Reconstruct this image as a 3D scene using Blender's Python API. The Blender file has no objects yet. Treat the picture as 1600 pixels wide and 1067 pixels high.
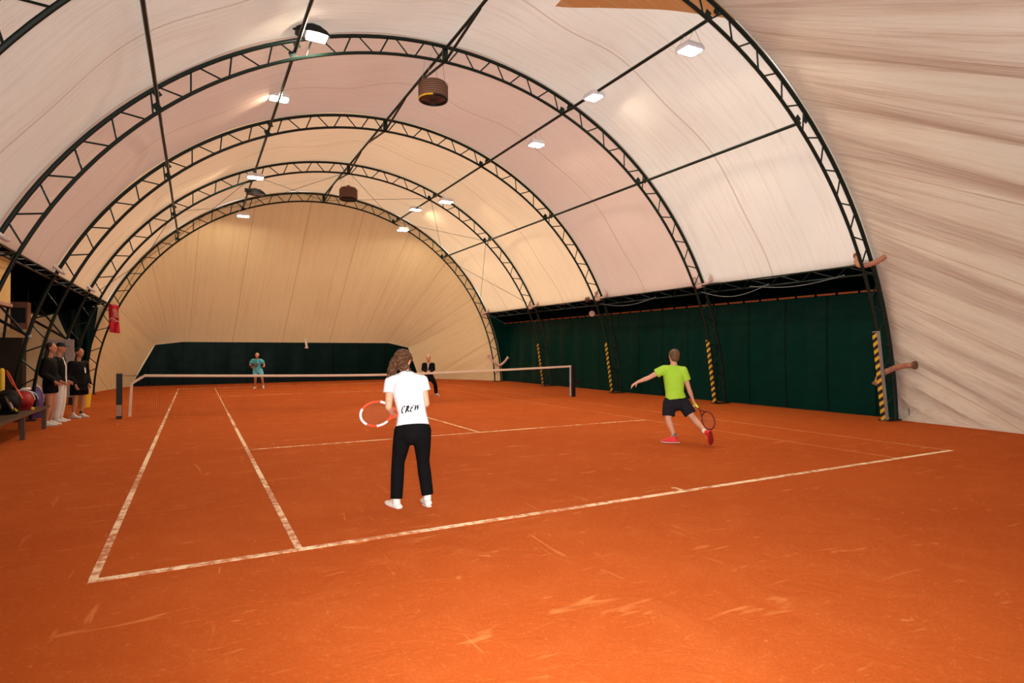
import bpy, bmesh, math, random
import numpy as np
from mathutils import Vector, Matrix
from mathutils.bvhtree import BVHTree
sc = bpy.context.scene
C = sc.collection
PI = math.pi
random.seed(7)

# ------------------------------------------------------------------ camera
CAM = Vector((-4.8552, -16.9638, 1.5956)); YAW, PITCH, ROLL, FPX = .4852, .0134, -.0048, 938.25
fwd = Vector((math.sin(YAW)*math.cos(PITCH), math.cos(YAW)*math.cos(PITCH), math.sin(PITCH)))
_r0 = Vector((math.cos(YAW), -math.sin(YAW), 0)); _u0 = _r0.cross(fwd)
RT = math.cos(ROLL)*_r0 + math.sin(ROLL)*_u0
UP = -math.sin(ROLL)*_r0 + math.cos(ROLL)*_u0
cd = bpy.data.cameras.new('camera'); cam = bpy.data.objects.new('camera', cd); C.objects.link(cam)
cd.sensor_width = 36; cd.lens = FPX/1600*36; cd.clip_start = .05; cd.clip_end = 200
M = Matrix((RT, UP, -fwd)).transposed().to_4x4(); M.translation = CAM
cam.matrix_world = M
sc.camera = cam

# ------------------------------------------------------------------ light and exposure
sc.view_settings.view_transform = 'Standard'; sc.view_settings.look = 'None'
sc.view_settings.gamma = 1; sc.view_settings.use_curve_mapping = False
sc.view_settings.exposure = 0.0
w = bpy.data.worlds.new('world'); sc.world = w; w.use_nodes = True
w.node_tree.nodes['Background'].inputs[0].default_value = (.93, .92, .88, 1)
# overcast sky outside, gradient added to brighten the roof's right side
_nt = w.node_tree; _g = _nt.nodes.new('ShaderNodeTexCoord'); _d = _nt.nodes.new('ShaderNodeVectorMath'); _d.operation = 'DOT_PRODUCT'
_d.inputs[1].default_value = (.80, .0, .60); _nt.links.new(_g.outputs['Generated'], _d.inputs[0])
_m = _nt.nodes.new('ShaderNodeMapRange'); _m.inputs['From Min'].default_value = -.9; _m.inputs['From Max'].default_value = 1.0
_m.inputs['To Min'].default_value = .7; _m.inputs['To Max'].default_value = 3.3
_nt.links.new(_d.outputs['Value'], _m.inputs[0]); _nt.links.new(_m.outputs[0], _nt.nodes['Background'].inputs[1])
LAMP = 285.0
# the photographer's flash: a small head above the camera, tilted up and forward
fl = bpy.data.lights.new('flash', 'AREA'); fl.shape = 'RECTANGLE'; fl.size = .5; fl.size_y = .35
fl.energy = 500; fl.color = (.95, .97, 1.0); fl.spread = math.radians(150)
flo = bpy.data.objects.new('flash', fl); C.objects.link(flo)
flo.location = CAM + Vector((.05, -.05, .25))
flo.rotation_euler = (Vector((.62, .60, .50))).to_track_quat('-Z', 'Y').to_euler()

fd = bpy.data.lights.new('flash_direct', 'AREA'); fd.size = .25; fd.energy = 92; fd.color = (1.0, .97, .92); fd.spread = math.radians(92)
fdo = bpy.data.objects.new('flash_direct', fd); C.objects.link(fdo)
fdo.location = CAM + Vector((0, -.05, .22)); fdo.rotation_euler = (fwd*1.0-UP*.22-RT*.03).to_track_quat('-Z', 'Y').to_euler()

# ------------------------------------------------------------------ helpers
def ray(u, v): return fwd + RT*((u-800)/FPX) - UP*((v-533.5)/FPX)
def atD(u, v, d): return CAM + ray(u, v)*d                    # forward depth d
def atX(u, v, x): r = ray(u, v); return CAM + r*((x-CAM.x)/r.x)
def atY(u, v, y): r = ray(u, v); return CAM + r*((y-CAM.y)/r.y)
def gnd(u, v, z=0): r = ray(u, v); return CAM + r*((z-CAM.z)/r.z)

def tag(o, label=None, cat=None, group=None, kind=None):
    if label: o['label'] = label
    if cat: o['category'] = cat
    if group: o['group'] = group
    if kind: o['kind'] = kind
    return o
def thing(name, label, cat, loc=(0, 0, 0), group=None, rz=0):
    o = bpy.data.objects.new(name, None); C.objects.link(o); o.location = loc; o.rotation_euler = (0, 0, rz)
    o.empty_display_size = .1
    return tag(o, label, cat, group)

def frame(d, side=None):
    d = Vector(d).normalized()
    if side is None: side = Vector((0, 0, 1)) if abs(d.z) < .9 else Vector((1, 0, 0))
    a = Vector(side); a = (a - d*a.dot(d))
    if a.length < 1e-6: a = d.orthogonal()
    a.normalize(); return a, d.cross(a).normalized()

class MB:
    def __init__(s): s.v = []; s.f = []; s.uv = None
    def add(s, vs, fs):
        o = len(s.v); s.v += [tuple(x) for x in vs]; s.f += [tuple(i+o for i in f) for f in fs]; return s
    def box(s, c, d, ax=None):
        c = Vector(c); X, Y, Z = ax if ax else (Vector((1, 0, 0)), Vector((0, 1, 0)), Vector((0, 0, 1)))
        X = Vector(X)*d[0]/2; Y = Vector(Y)*d[1]/2; Z = Vector(Z)*d[2]/2
        vs = [c+a*X+b*Y+e*Z for a in (-1, 1) for b in (-1, 1) for e in (-1, 1)]
        return s.add(vs, [(0, 1, 3, 2), (4, 6, 7, 5), (0, 4, 5, 1), (2, 3, 7, 6), (0, 2, 6, 4), (1, 5, 7, 3)])
    def loft(s, pts, rad, n=12, side=None, caps='flat', closed=False):
        """rings of ellipses (ra along side, rb across) through pts"""
        pts = [Vector(p) for p in pts]; rad = [r if isinstance(r, (tuple, list)) else (r, r) for r in rad]
        if caps == 'round':
            P, R = [], []
            d0 = (pts[1]-pts[0]).normalized(); d1 = (pts[-1]-pts[-2]).normalized()
            for k in (.12, .45, .78):
                q = math.sin(k*PI/2); h = math.cos(k*PI/2); rm = min(rad[0])
                P.append(pts[0]-d0*rm*h); R.append((rad[0][0]*q, rad[0][1]*q))
            P += pts; R += rad
            for k in (.78, .45, .12):
                q = math.sin(k*PI/2); h = math.cos(k*PI/2); rm = min(rad[-1])
                P.append(pts[-1]+d1*rm*h); R.append((rad[-1][0]*q, rad[-1][1]*q))
            pts, rad = P, R
        m = len(pts); vs = []
        a0 = None
        for i in range(m):
            if closed: d = pts[(i+1) % m]-pts[i-1]
            else: d = pts[min(i+1, m-1)]-pts[max(i-1, 0)]
            if side is not None: a, b = frame(d, side)
            else:
                a, b = frame(d, a0); a0 = a
            for k in range(n):
                t = 2*PI*k/n; vs.append(pts[i]+a*(rad[i][0]*math.cos(t))+b*(rad[i][1]*math.sin(t)))
        fs = []
        for i in range(m if closed else m-1):
            j = (i+1) % m
            for k in range(n):
                l = (k+1) % n; fs.append((i*n+k, i*n+l, j*n+l, j*n+k))
        if not closed: fs.append(tuple(range(n-1, -1, -1))); fs.append(tuple((m-1)*n+k for k in range(n)))
        return s.add(vs, fs)
    def tube(s, pts, r, n=8, closed=False):
        return s.loft(pts, [r]*len(pts), n, None, 'flat', closed)
    def bar(s, a, b, r, n=8): return s.tube([a, b], r, n)
    def cap(s, a, b, r0, r1, n=12, side=None, k=1.0):
        return s.loft([a, b], [(r0, r0*k), (r1, r1*k)], n, side, 'round')
    def ell(s, c, r, ax=None, n=14, m=9):
        c = Vector(c); X, Y, Z = ax if ax else (Vector((1, 0, 0)), Vector((0, 1, 0)), Vector((0, 0, 1)))
        vs = []
        for i in range(m+1):
            ph = PI*(i+.0)/m; ph = min(max(ph, .02), PI-.02)
            for k in range(n):
                t = 2*PI*k/n
                vs.append(c+X*(r[0]*math.sin(ph)*math.cos(t))+Y*(r[1]*math.sin(ph)*math.sin(t))+Z*(r[2]*math.cos(ph)))
        fs = [(i*n+k, (i+1)*n+k, (i+1)*n+(k+1) % n, i*n+(k+1) % n) for i in range(m) for k in range(n)]
        fs.append(tuple(range(n))); fs.append(tuple(m*n+k for k in range(n-1, -1, -1)))
        return s.add(vs, fs)
    def mesh(s, name):
        me = bpy.data.meshes.new(name); me.from_pydata(s.v, [], s.f); me.validate(); me.update(); return me
    def build(s, name, mat, parent=None, smooth=True, label=None):
        me = s.mesh(name); me.materials.append(mat)
        bm = bmesh.new(); bm.from_mesh(me); bmesh.ops.recalc_face_normals(bm, faces=bm.faces); bm.to_mesh(me); bm.free()
        return link(name, me, parent, smooth, label)
def link(name, me, parent=None, smooth=True, label=None):
    if smooth:
        me.shade_smooth()
        try: me.set_sharp_from_angle(angle=math.radians(38))
        except Exception: pass
    o = bpy.data.objects.new(name, me); C.objects.link(o)
    if parent is not None:
        o.parent = parent; o.matrix_parent_inverse = world(parent).inverted()
    if label: o['label'] = label
    return o
def world(o):
    m = Matrix.LocRotScale(o.location, o.rotation_euler, o.scale)
    return world(o.parent) @ o.matrix_parent_inverse @ m if o.parent else m
def blob(mb, name, mat, parent=None, voxel=.01, smooth=4, label=None):
    """one continuous skin grown over overlapping volumes"""
    me = mb.mesh(name)
    bm = bmesh.new(); bm.from_mesh(me); bmesh.ops.recalc_face_normals(bm, faces=bm.faces); bm.to_mesh(me); bm.free()
    o = bpy.data.objects.new(name, me); C.objects.link(o)
    r = o.modifiers.new('r', 'REMESH'); r.mode = 'VOXEL'; r.voxel_size = voxel; r.use_smooth_shade = True
    if smooth: s_ = o.modifiers.new('s', 'SMOOTH'); s_.factor = .5; s_.iterations = smooth
    dg = bpy.context.evaluated_depsgraph_get(); dg.update()
    m2 = bpy.data.meshes.new_from_object(o.evaluated_get(dg)); m2.name = name
    bpy.data.objects.remove(o); bpy.data.meshes.remove(me)
    m2.materials.clear(); m2.materials.append(mat); m2.shade_smooth()
    o = bpy.data.objects.new(name, m2); C.objects.link(o)
    if parent is not None: o.parent = parent; o.matrix_parent_inverse = world(parent).inverted()
    if label: o['label'] = label
    return o
def grid(name, P, mat, UV=None, parent=None, smooth=True):
    """P: array (m,n,3) of points, UV: (m,n,2)"""
    m, n, _ = P.shape
    me = bpy.data.meshes.new(name)
    fs = [(i*n+j, i*n+j+1, (i+1)*n+j+1, (i+1)*n+j) for i in range(m-1) for j in range(n-1)]
    me.from_pydata(P.reshape(-1, 3).tolist(), [], fs)
    if UV is not None:
        l = me.uv_layers.new(name='UVMap'); U = UV.reshape(-1, 2)
        idx = np.empty(len(me.loops), dtype=np.int32); me.loops.foreach_get('vertex_index', idx)
        l.data.foreach_set('uv', U[idx].astype(np.float32).ravel())
    me.materials.append(mat); me.update()
    return link(name, me, parent, smooth)

# ------------------------------------------------------------------ materials
def srgb(r, g, b): return tuple((c/255/12.92 if c/255 <= .04045 else ((c/255+.055)/1.055)**2.4) for c in (r, g, b))
def base(name, col, rough=.6, metal=0, spec=.5, coat=0):
    m = bpy.data.materials.new(name); m.use_nodes = True
    p = m.node_tree.nodes['Principled BSDF']
    p.inputs['Base Color'].default_value = (*col, 1); p.inputs['Roughness'].default_value = rough
    p.inputs['Metallic'].default_value = metal; p.inputs['Specular IOR Level'].default_value = spec
    return m
def N(m, t, **k):
    n = m.node_tree.nodes.new(t)
    for a, b in k.items(): setattr(n, a, b)
    return n
def L(m, a, b): m.node_tree.links.new(a, b)
def varied(name, c1, c2, scale=8, rough=.6, metal=0, bump=0, spec=.2, stretch=(1, 1, 1), detail=4):
    """a procedural surface: noise between two close colours, with a little relief"""
    m = base(name, c1, rough, metal, spec); p = m.node_tree.nodes['Principled BSDF']
    tc = N(m, 'ShaderNodeTexCoord'); mp = N(m, 'ShaderNodeMapping'); mp.inputs['Scale'].default_value = stretch
    L(m, tc.outputs['Object'], mp.inputs[0])
    nz = N(m, 'ShaderNodeTexNoise'); nz.inputs['Scale'].default_value = scale; nz.inputs['Detail'].default_value = detail
    L(m, mp.outputs[0], nz.inputs['Vector'])
    mx = N(m, 'ShaderNodeMix', data_type='RGBA'); mx.inputs['A'].default_value = (*c1, 1); mx.inputs['B'].default_value = (*c2, 1)
    L(m, nz.outputs['Fac'], mx.inputs['Factor']); L(m, mx.outputs['Result'], p.inputs['Base Color'])
    if bump:
        b = N(m, 'ShaderNodeBump'); b.inputs['Strength'].default_value = bump; b.inputs['Distance'].default_value = .01
        L(m, nz.outputs['Fac'], b.inputs['Height']); L(m, b.outputs[0], p.inputs['Normal'])
    return m
def math_(m, op, a, b=None, c=None, clamp=False):
    n = N(m, 'ShaderNodeMath', operation=op); n.use_clamp = clamp
    for i, x in enumerate((a, b, c)):
        if x is None: continue
        if isinstance(x, (int, float)): n.inputs[i].default_value = x
        else: L(m, x, n.inputs[i])
    return n.outputs[0]
def ramp(m, x, stops):
    r = N(m, 'ShaderNodeValToRGB'); e = r.color_ramp.elements
    e[0].position, e[0].color = stops[0][0], (*[stops[0][1]]*3, 1) if isinstance(stops[0][1], (int, float)) else (*stops[0][1], 1)
    e[1].position, e[1].color = stops[-1][0], (*[stops[-1][1]]*3, 1) if isinstance(stops[-1][1], (int, float)) else (*stops[-1][1], 1)
    for p_, c_ in stops[1:-1]:
        q = e.new(p_); q.color = (*[c_]*3, 1) if isinstance(c_, (int, float)) else (*c_, 1)
    L(m, x, r.inputs[0]); return r.outputs[0]
def mixc(m, f, a, b, mode='MIX'):
    n = N(m, 'ShaderNodeMix', data_type='RGBA', blend_type=mode)
    for k, x in (('Factor', f), ('A', a), ('B', b)):
        if isinstance(x, (int, float)): n.inputs[k].default_value = x
        elif isinstance(x, tuple): n.inputs[k].default_value = (*x, 1)
        else: L(m, x, n.inputs[k])
    return n.outputs['Result']

def clay_mat():
    m = base('red_clay', (.45, .12, .035), .9, 0, .04); p = m.node_tree.nodes['Principled BSDF']
    tc = N(m, 'ShaderNodeTexCoord').outputs['Object']
    def noise(s, d=5, r=.6, st=(1, 1, 1), rot=0, dist=0):
        mp = N(m, 'ShaderNodeMapping'); mp.inputs['Scale'].default_value = st; mp.inputs['Rotation'].default_value = (0, 0, rot)
        L(m, tc, mp.inputs[0]); n = N(m, 'ShaderNodeTexNoise'); n.inputs['Scale'].default_value = s
        n.inputs['Detail'].default_value = d; n.inputs['Roughness'].default_value = r; n.inputs['Distortion'].default_value = dist
        L(m, mp.outputs[0], n.inputs['Vector']); return n.outputs['Fac']
    big = noise(.35, 3); mid = noise(2.2, 6, .65, dist=.6); fine = noise(60, 4, .7)
    c = mixc(m, ramp(m, big, [(.3, 0), (.7, 1)]), CL1, CL2)
    c = mixc(m, ramp(m, mid, [(.48, 0), (.75, .6)]), c, CL3)
    c = mixc(m, ramp(m, fine, [(.3, 0), (.7, .6)]), c, (.34, .062, .012))
    c = mixc(m, ramp(m, noise(26, 5, .75), [(.56, 0), (.72, .5)]), c, CL4)
    # slide marks and ball marks, dry pale clay
    for s, st, ro, lo, hi, k in ((1.3, (1, 5, 1), .5, .66, .74, .55), (1.7, (1, 6, 1), -.7, .67, .75, .5), (1.1, (7, 1, 1), .25, .68, .75, .5), (5.5, (1, 1.6, 1), .9, .70, .78, .7)):
        c = mixc(m, ramp(m, noise(s, 2.5, .55, st, ro, 1.2), [(lo, 0), (hi, k)]), c, CL4)
    L(m, c, p.inputs['Base Color'])
    b = N(m, 'ShaderNodeBump'); b.inputs['Strength'].default_value = .8; b.inputs['Distance'].default_value = .014
    L(m, math_(m, 'ADD', math_(m, 'MULTIPLY', mid, 1.5), math_(m, 'MULTIPLY', fine, .25)), b.inputs['Height']); L(m, b.outputs[0], p.inputs['Normal'])
    return m
CL1, CL2, CL3, CL4 = (.42, .080, .013), (.50, .105, .018), (.55, .135, .030), (.66, .22, .065)

def membrane(name, c1, c2, seam=(.35, .2, .12), seam_u=1.0, transl=.35, folds=1.0, stain=.5, panels=None, fold_s=9, wedge=False):
    """translucent coated fabric; UV.x counts fabric strips (a welded seam at each whole number)"""
    m = bpy.data.materials.new(name); m.use_nodes = True; nt = m.node_tree; nt.nodes.clear()
    out = N(m, 'ShaderNodeOutputMaterial'); uv = N(m, 'ShaderNodeUVMap'); uv.uv_map = 'UVMap'
    sx = N(m, 'ShaderNodeSeparateXYZ'); L(m, uv.outputs[0], sx.inputs[0]); U, V = sx.outputs[0], sx.outputs[1]
    tc = N(m, 'ShaderNodeTexCoord').outputs['Object']
    def noise(vec, s, d=4, st=(1, 1, 1), r=.55):
        mp = N(m, 'ShaderNodeMapping'); mp.inputs['Scale'].default_value = st; L(m, vec, mp.inputs[0])
        n = N(m, 'ShaderNodeTexNoise'); n.inputs['Scale'].default_value = s; n.inputs['Detail'].default_value = d; n.inputs['Roughness'].default_value = r
        L(m, mp.outputs[0], n.inputs['Vector']); return n.outputs['Fac']
    fr = math_(m, 'FRACT', math_(m, 'MULTIPLY', U, seam_u))
    dist = math_(m, 'ABSOLUTE', math_(m, 'SUBTRACT', fr, .5))            # .5 at the seam
    sm = ramp(m, dist, [(.488, 0), (.497, 1)])
    n1 = noise(tc, .5, 5); n2 = noise(uv.outputs[0], 3, 5, (fold_s, .35, 1)); n3 = noise(tc, 7, 3)
    c = mixc(m, ramp(m, n1, [(.3, 0), (.7, 1)]), c1, c2)
    if panels:
        for (lo, hi, col, k) in panels:                                # bays of other fabric tint, lightened or darkened to stand in for light
            f = math_(m, 'MULTIPLY', math_(m, 'GREATER_THAN', U, lo), math_(m, 'LESS_THAN', U, hi))
            c = mixc(m, math_(m, 'MULTIPLY', f, k), c, col)
    if wedge:                                                          # brown wedge beside the crown of the nearest arch
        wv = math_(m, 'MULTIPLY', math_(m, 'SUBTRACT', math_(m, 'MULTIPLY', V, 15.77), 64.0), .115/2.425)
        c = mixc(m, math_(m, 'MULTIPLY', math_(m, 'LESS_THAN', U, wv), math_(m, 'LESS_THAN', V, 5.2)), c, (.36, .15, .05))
    c = mixc(m, math_(m, 'MULTIPLY', ramp(m, n2, [(.5, 0), (.8, 1)]), stain), c, tuple(x*y for x, y in zip(c1, (.72, .55, .42))))
    c = mixc(m, math_(m, 'MULTIPLY', ramp(m, n3, [(.66, 0), (.76, 1)]), .25), c, tuple(min(1, x*1.25) for x in c1))
    c = mixc(m, math_(m, 'MULTIPLY', sm, .55), c, seam)
    b = N(m, 'ShaderNodeBump'); b.inputs['Strength'].default_value = .55*folds; b.inputs['Distance'].default_value = .06
    L(m, math_(m, 'ADD', n2, math_(m, 'MULTIPLY', noise(uv.outputs[0], 1.3, 2, (3, .5, 1)), 1.2)), b.inputs['Height'])
    d = N(m, 'ShaderNodeBsdfDiffuse'); t = N(m, 'ShaderNodeBsdfTranslucent'); mx = N(m, 'ShaderNodeMixShader')
    g = N(m, 'ShaderNodeBsdfGlossy'); g.inputs['Roughness'].default_value = .45; mg = N(m, 'ShaderNodeMixShader'); mg.inputs[0].default_value = .03
    for q in (d, t): L(m, c, q.inputs['Color'])
    for q in (d, t, g): L(m, b.outputs[0], q.inputs['Normal'])
    mx.inputs[0].default_value = transl; L(m, d.outputs[0], mx.inputs[1]); L(m, t.outputs[0], mx.inputs[2])
    L(m, mx.outputs[0], mg.inputs[1]); L(m, g.outputs[0], mg.inputs[2]); L(m, mg.outputs[0], out.inputs[0])
    return m

def green_mat(name, col, rough=.38, seams=True, spec=.07):
    m = base(name, col, rough, 0, spec); p = m.node_tree.nodes['Principled BSDF']
    uv = N(m, 'ShaderNodeUVMap'); uv.uv_map = 'UVMap'; sx = N(m, 'ShaderNodeSeparateXYZ'); L(m, uv.outputs[0], sx.inputs[0])
    fr = math_(m, 'FRACT', sx.outputs[0]); dist = math_(m, 'ABSOLUTE', math_(m, 'SUBTRACT', fr, .5))
    sm = ramp(m, dist, [(.475, 0), (.488, 1)])
    nz = N(m, 'ShaderNodeTexNoise'); nz.inputs['Scale'].default_value = 2.2; nz.inputs['Detail'].default_value = 4
    L(m, uv.outputs[0], nz.inputs['Vector'])
    c = mixc(m, nz.outputs['Fac'], col, tuple(x*1.7 for x in col))
    if seams: c = mixc(m, math_(m, 'MULTIPLY', sm, .8), c, tuple(x*.25 for x in col))
    L(m, c, p.inputs['Base Color'])
    b = N(m, 'ShaderNodeBump'); b.inputs['Strength'].default_value = .5; b.inputs['Distance'].default_value = .05
    L(m, nz.outputs['Fac'], b.inputs['Height']); L(m, b.outputs[0], p.inputs['Normal'])
    return m

def line_mat():
    """white lining tape dusted over with clay"""
    m = base('lining_tape', (.78, .66, .5), .7); p = m.node_tree.nodes['Principled BSDF']
    tc = N(m, 'ShaderNodeTexCoord').outputs['Object']
    n = N(m, 'ShaderNodeTexNoise'); n.inputs['Scale'].default_value = 9; n.inputs['Detail'].default_value = 4; n.inputs['Roughness'].default_value = .7; L(m, tc, n.inputs['Vector'])
    n2 = N(m, 'ShaderNodeTexNoise'); n2.inputs['Scale'].default_value = .8; n2.inputs['Detail'].default_value = 2; L(m, tc, n2.inputs['Vector'])
    f = math_(m, 'ADD', n.outputs['Fac'], math_(m, 'MULTIPLY', math_(m, 'SUBTRACT', n2.outputs['Fac'], .5), .8))
    L(m, mixc(m, ramp(m, f, [(.42, 0), (.60, .95)]), (.88, .66, .42), (.48, .13, .03)), p.inputs['Base Color']); return m

def line_mat2():
    m = line_mat(); m.name = 'buried_tape'
    for n in m.node_tree.nodes:
        if n.type == 'MIX': n.inputs['A'].default_value = (.55, .24, .09, 1)
    return m
def hazard_mat():
    m = base('hazard_stripe', (.8, .6, .05), .5); p = m.node_tree.nodes['Principled BSDF']
    tc = N(m, 'ShaderNodeTexCoord').outputs['Object']; sx = N(m, 'ShaderNodeSeparateXYZ'); L(m, tc, sx.inputs[0])
    s = math_(m, 'ADD', math_(m, 'MULTIPLY', sx.outputs[2], 6.2), math_(m, 'MULTIPLY', sx.outputs[1], 4.5))
    f = math_(m, 'GREATER_THAN', math_(m, 'FRACT', s), .5)
    nz = N(m, 'ShaderNodeTexNoise'); nz.inputs['Scale'].default_value = 20; L(m, tc, nz.inputs['Vector'])
    y = mixc(m, nz.outputs['Fac'], (.75, .50, .03), (.5, .33, .04))
    L(m, mixc(m, f, y, (.012, .012, .012)), p.inputs['Base Color']); return m
def emit(name, col, s):
    m = bpy.data.materials.new(name); m.use_nodes = True; m.node_tree.nodes.clear()
    e = N(m, 'ShaderNodeEmission'); e.inputs[0].default_value = (*col, 1); e.inputs[1].default_value = s
    o = N(m, 'ShaderNodeOutputMaterial'); L(m, e.outputs[0], o.inputs[0]); return m

MT = dict(
 clay=clay_mat(), line=line_mat(), line_f=line_mat2(), hazard=hazard_mat(),
 steel=varied('green_painted_steel', (.002, .011, .008), (.006, .018, .013), 6, .38, 0, 0, .3),
 steel_dark=varied('dark_steel', (.005, .006, .005), (.010, .011, .009), 6, .45, 0, 0, .3),
 green=green_mat('green_tarpaulin', (.0002, .017, .0125)),
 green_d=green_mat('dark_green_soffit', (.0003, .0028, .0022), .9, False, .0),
 green_b=green_mat('far_green_tarpaulin', (.0002, .0075, .0075), .34, True, .08),
 black_sheet=varied('black_sheeting', (.002, .003, .003), (.004, .005, .005), 3, .6, 0, 0, .1),
 orange=varied('orange_pipe', (.34, .09, .025), (.42, .13, .04), 9, .5),
 white_paint=varied('white_enamel', (.70, .70, .73), (.80, .80, .82), 12, .35),
 glow=emit('lamp_glow', (1.0, .87, .66), LAMP),
 galv=varied('galvanised_wire', (.42, .42, .42), (.6, .6, .6), 30, .35, .8),
 rust=varied('brown_enamel', (.17, .075, .04), (.24, .12, .07), 8, .5),
 grille=varied('heater_grille', (.26, .13, .08), (.33, .17, .11), 30, .5),
 black=varied('black_plastic', (.006, .006, .007), (.016, .015, .015), 20, .45),
 yellow=varied('yellow_paint', (.75, .46, .03), (.82, .55, .05), 8, .45),
 duct=varied('pink_duct_fabric', (.58, .36, .30), (.66, .44, .38), 10, .6),
 duct_w=varied('white_duct_fabric', (.66, .58, .55), (.74, .68, .66), 10, .6),
 duct_o=varied('terracotta_duct', (.42, .17, .10), (.52, .25, .16), 14, .6),
 net=varied('net_cord', (.012, .012, .012), (.022, .02, .02), 30, .7),
 band=varied('net_headband', (.68, .50, .36), (.76, .60, .46), 6, .7),
 band_r=varied('net_side_tape', (.36, .22, .17), (.46, .28, .2), 5, .7),
 skin=varied('skin', (.60, .29, .18), (.66, .34, .22), 9, .5),
 skin_t=varied('tanned_skin', (.47, .20, .11), (.53, .25, .14), 9, .5),
 shirt_w=varied('white_jersey', (.66, .67, .70), (.72, .73, .76), 14, .8, 0, .15),
 shirt_y=varied('neon_jersey', (.33, .60, .03), (.39, .66, .05), 10, .7, 0, .2),
 trouser=varied('black_jersey', (.003, .003, .0035), (.007, .0065, .007), 14, .9, 0, .3, .05),
 shorts=varied('charcoal_shorts', (.010, .010, .014), (.018, .017, .022), 10, .8, 0, .3, .1),
 shoe_w=varied('white_leather', (.66, .60, .53), (.78, .73, .66), 18, .5),
 shoe_r=varied('red_mesh_shoe', (.62, .02, .02), (.78, .05, .04), 18, .5),
 shoe_rd=varied('dark_red_sole', (.22, .012, .012), (.3, .02, .02), 18, .6),
 sole=varied('white_rubber', (.6, .5, .45), (.72, .62, .56), 18, .6),
 hair_b=varied('curly_brown_hair', (.025, .010, .005), (.13, .055, .024), 40, .5, 0, .6),
 hair_l=varied('light_brown_hair', (.09, .045, .02), (.16, .085, .04), 60, .5, 0, .5),
 hair_d=varied('dark_hair', (.012, .007, .005), (.03, .018, .012), 50, .45, 0, .5),
 hair_g=varied('blond_grey_hair', (.42, .28, .17), (.55, .38, .24), 50, .5, 0, .5),
 jacket=varied('black_nylon', (.002, .002, .0025), (.004, .004, .0045), 10, .7, 0, .3, .12),
 blue=varied('blue_shirt_cloth', (.06, .33, .42), (.10, .45, .55), 12, .7),
 blue_s=varied('pale_blue_shorts', (.10, .42, .55), (.16, .5, .62), 12, .7),
 grey_p=varied('patterned_grey', (.06, .09, .10), (.16, .2, .2), 40, .7),
 white_c=varied('white_cotton', (.62, .58, .52), (.72, .67, .6), 12, .8, 0, .2),
 reflect=varied('reflective_patch', (.85, .87, .9), (.9, .92, .95), 20, .3),
 red=varied('red_cloth', (.55, .015, .03), (.65, .03, .05), 8, .6),
 red_b=varied('red_bag_fabric', (.25, .01, .01), (.36, .02, .02), 12, .5),
 silver=varied('silver_print', (.4, .42, .45), (.55, .57, .6), 14, .4),
 racket_r=varied('red_racket_frame', (.75, .06, .02), (.85, .10, .04), 20, .3),
 racket_w=varied('white_racket_frame', (.75, .72, .7), (.85, .82, .8), 20, .3),
 racket_k=varied('maroon_racket_frame', (.09, .012, .01), (.14, .02, .02), 20, .35),
 string=varied('racket_string', (.30, .12, .07), (.38, .16, .1), 20, .5),
 lime=varied('lime_grip', (.60, .78, .03), (.68, .85, .06), 20, .6),
 wood=varied('dark_bench_wood', (.07, .032, .016), (.12, .058, .03), 5, .6, 0, .2, .5, (1, 12, 12)),
 board=varied('grey_board', (.30, .26, .24), (.40, .36, .33), 4, .5),
 cabinet=varied('dark_cabinet_sheet', (.022, .016, .013), (.034, .026, .02), 4, .6),
 panel=varied('buff_panel', (.60, .40, .15), (.70, .50, .2), 3, .7),
 purple=varied('violet_cloth', (.10, .05, .2), (.16, .09, .3), 8, .6),
 cap=varied('navy_cap_cloth', (.006, .008, .014), (.015, .018, .026), 20, .7),
 ink=varied('black_ink', (.006, .006, .007), (.012, .012, .014), 20, .7),
 greyprint=varied('grey_print', (.09, .11, .12), (.2, .23, .24), 60, .7),
)
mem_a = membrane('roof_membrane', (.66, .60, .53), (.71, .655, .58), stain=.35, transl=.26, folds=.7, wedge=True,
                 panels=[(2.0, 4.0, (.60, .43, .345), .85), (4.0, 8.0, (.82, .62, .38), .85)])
mem_b = membrane('far_end_membrane', (.68, .53, .29), (.72, .56, .32), stain=.35, transl=.10, folds=1.0, fold_s=4)
mem_c = membrane('near_end_membrane', (.57, .49, .39), (.62, .54, .44), stain=.5, transl=.10, folds=1.3, fold_s=5)
mem_d = membrane('brown_membrane', (.42, .19, .07), (.46, .22, .09), stain=.2, transl=.1, folds=.5)

# ------------------------------------------------------------------ hall geometry
CX, CZ, RI, RO = .14, -.25, 8.37, 8.72
YK = [-9.15, -4.30, .55, 5.40, 10.25]
YFAR, YNEAR = 15.3, -22.0
def rp(r, deg, y): a = math.radians(deg); return Vector((CX+r*math.cos(a), y, CZ+r*math.sin(a)))
A0 = math.degrees(math.asin(.25/RO)); EA = math.degrees(math.asin((3.45-CZ)/8.72))     # eave angle

# floor
fx0, fx1, fy0, fy1 = -13.0, 10.4, -23.0, 16.5
nx, ny = 60, 90
P = np.zeros((ny, nx, 3)); P[..., 0] = np.linspace(fx0, fx1, nx)[None]; P[..., 1] = np.linspace(fy0, fy1, ny)[:, None]
tag(grid('floor', P, MT['clay']), kind='structure', label='orange red clay tennis court floor with scuff marks')

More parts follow.
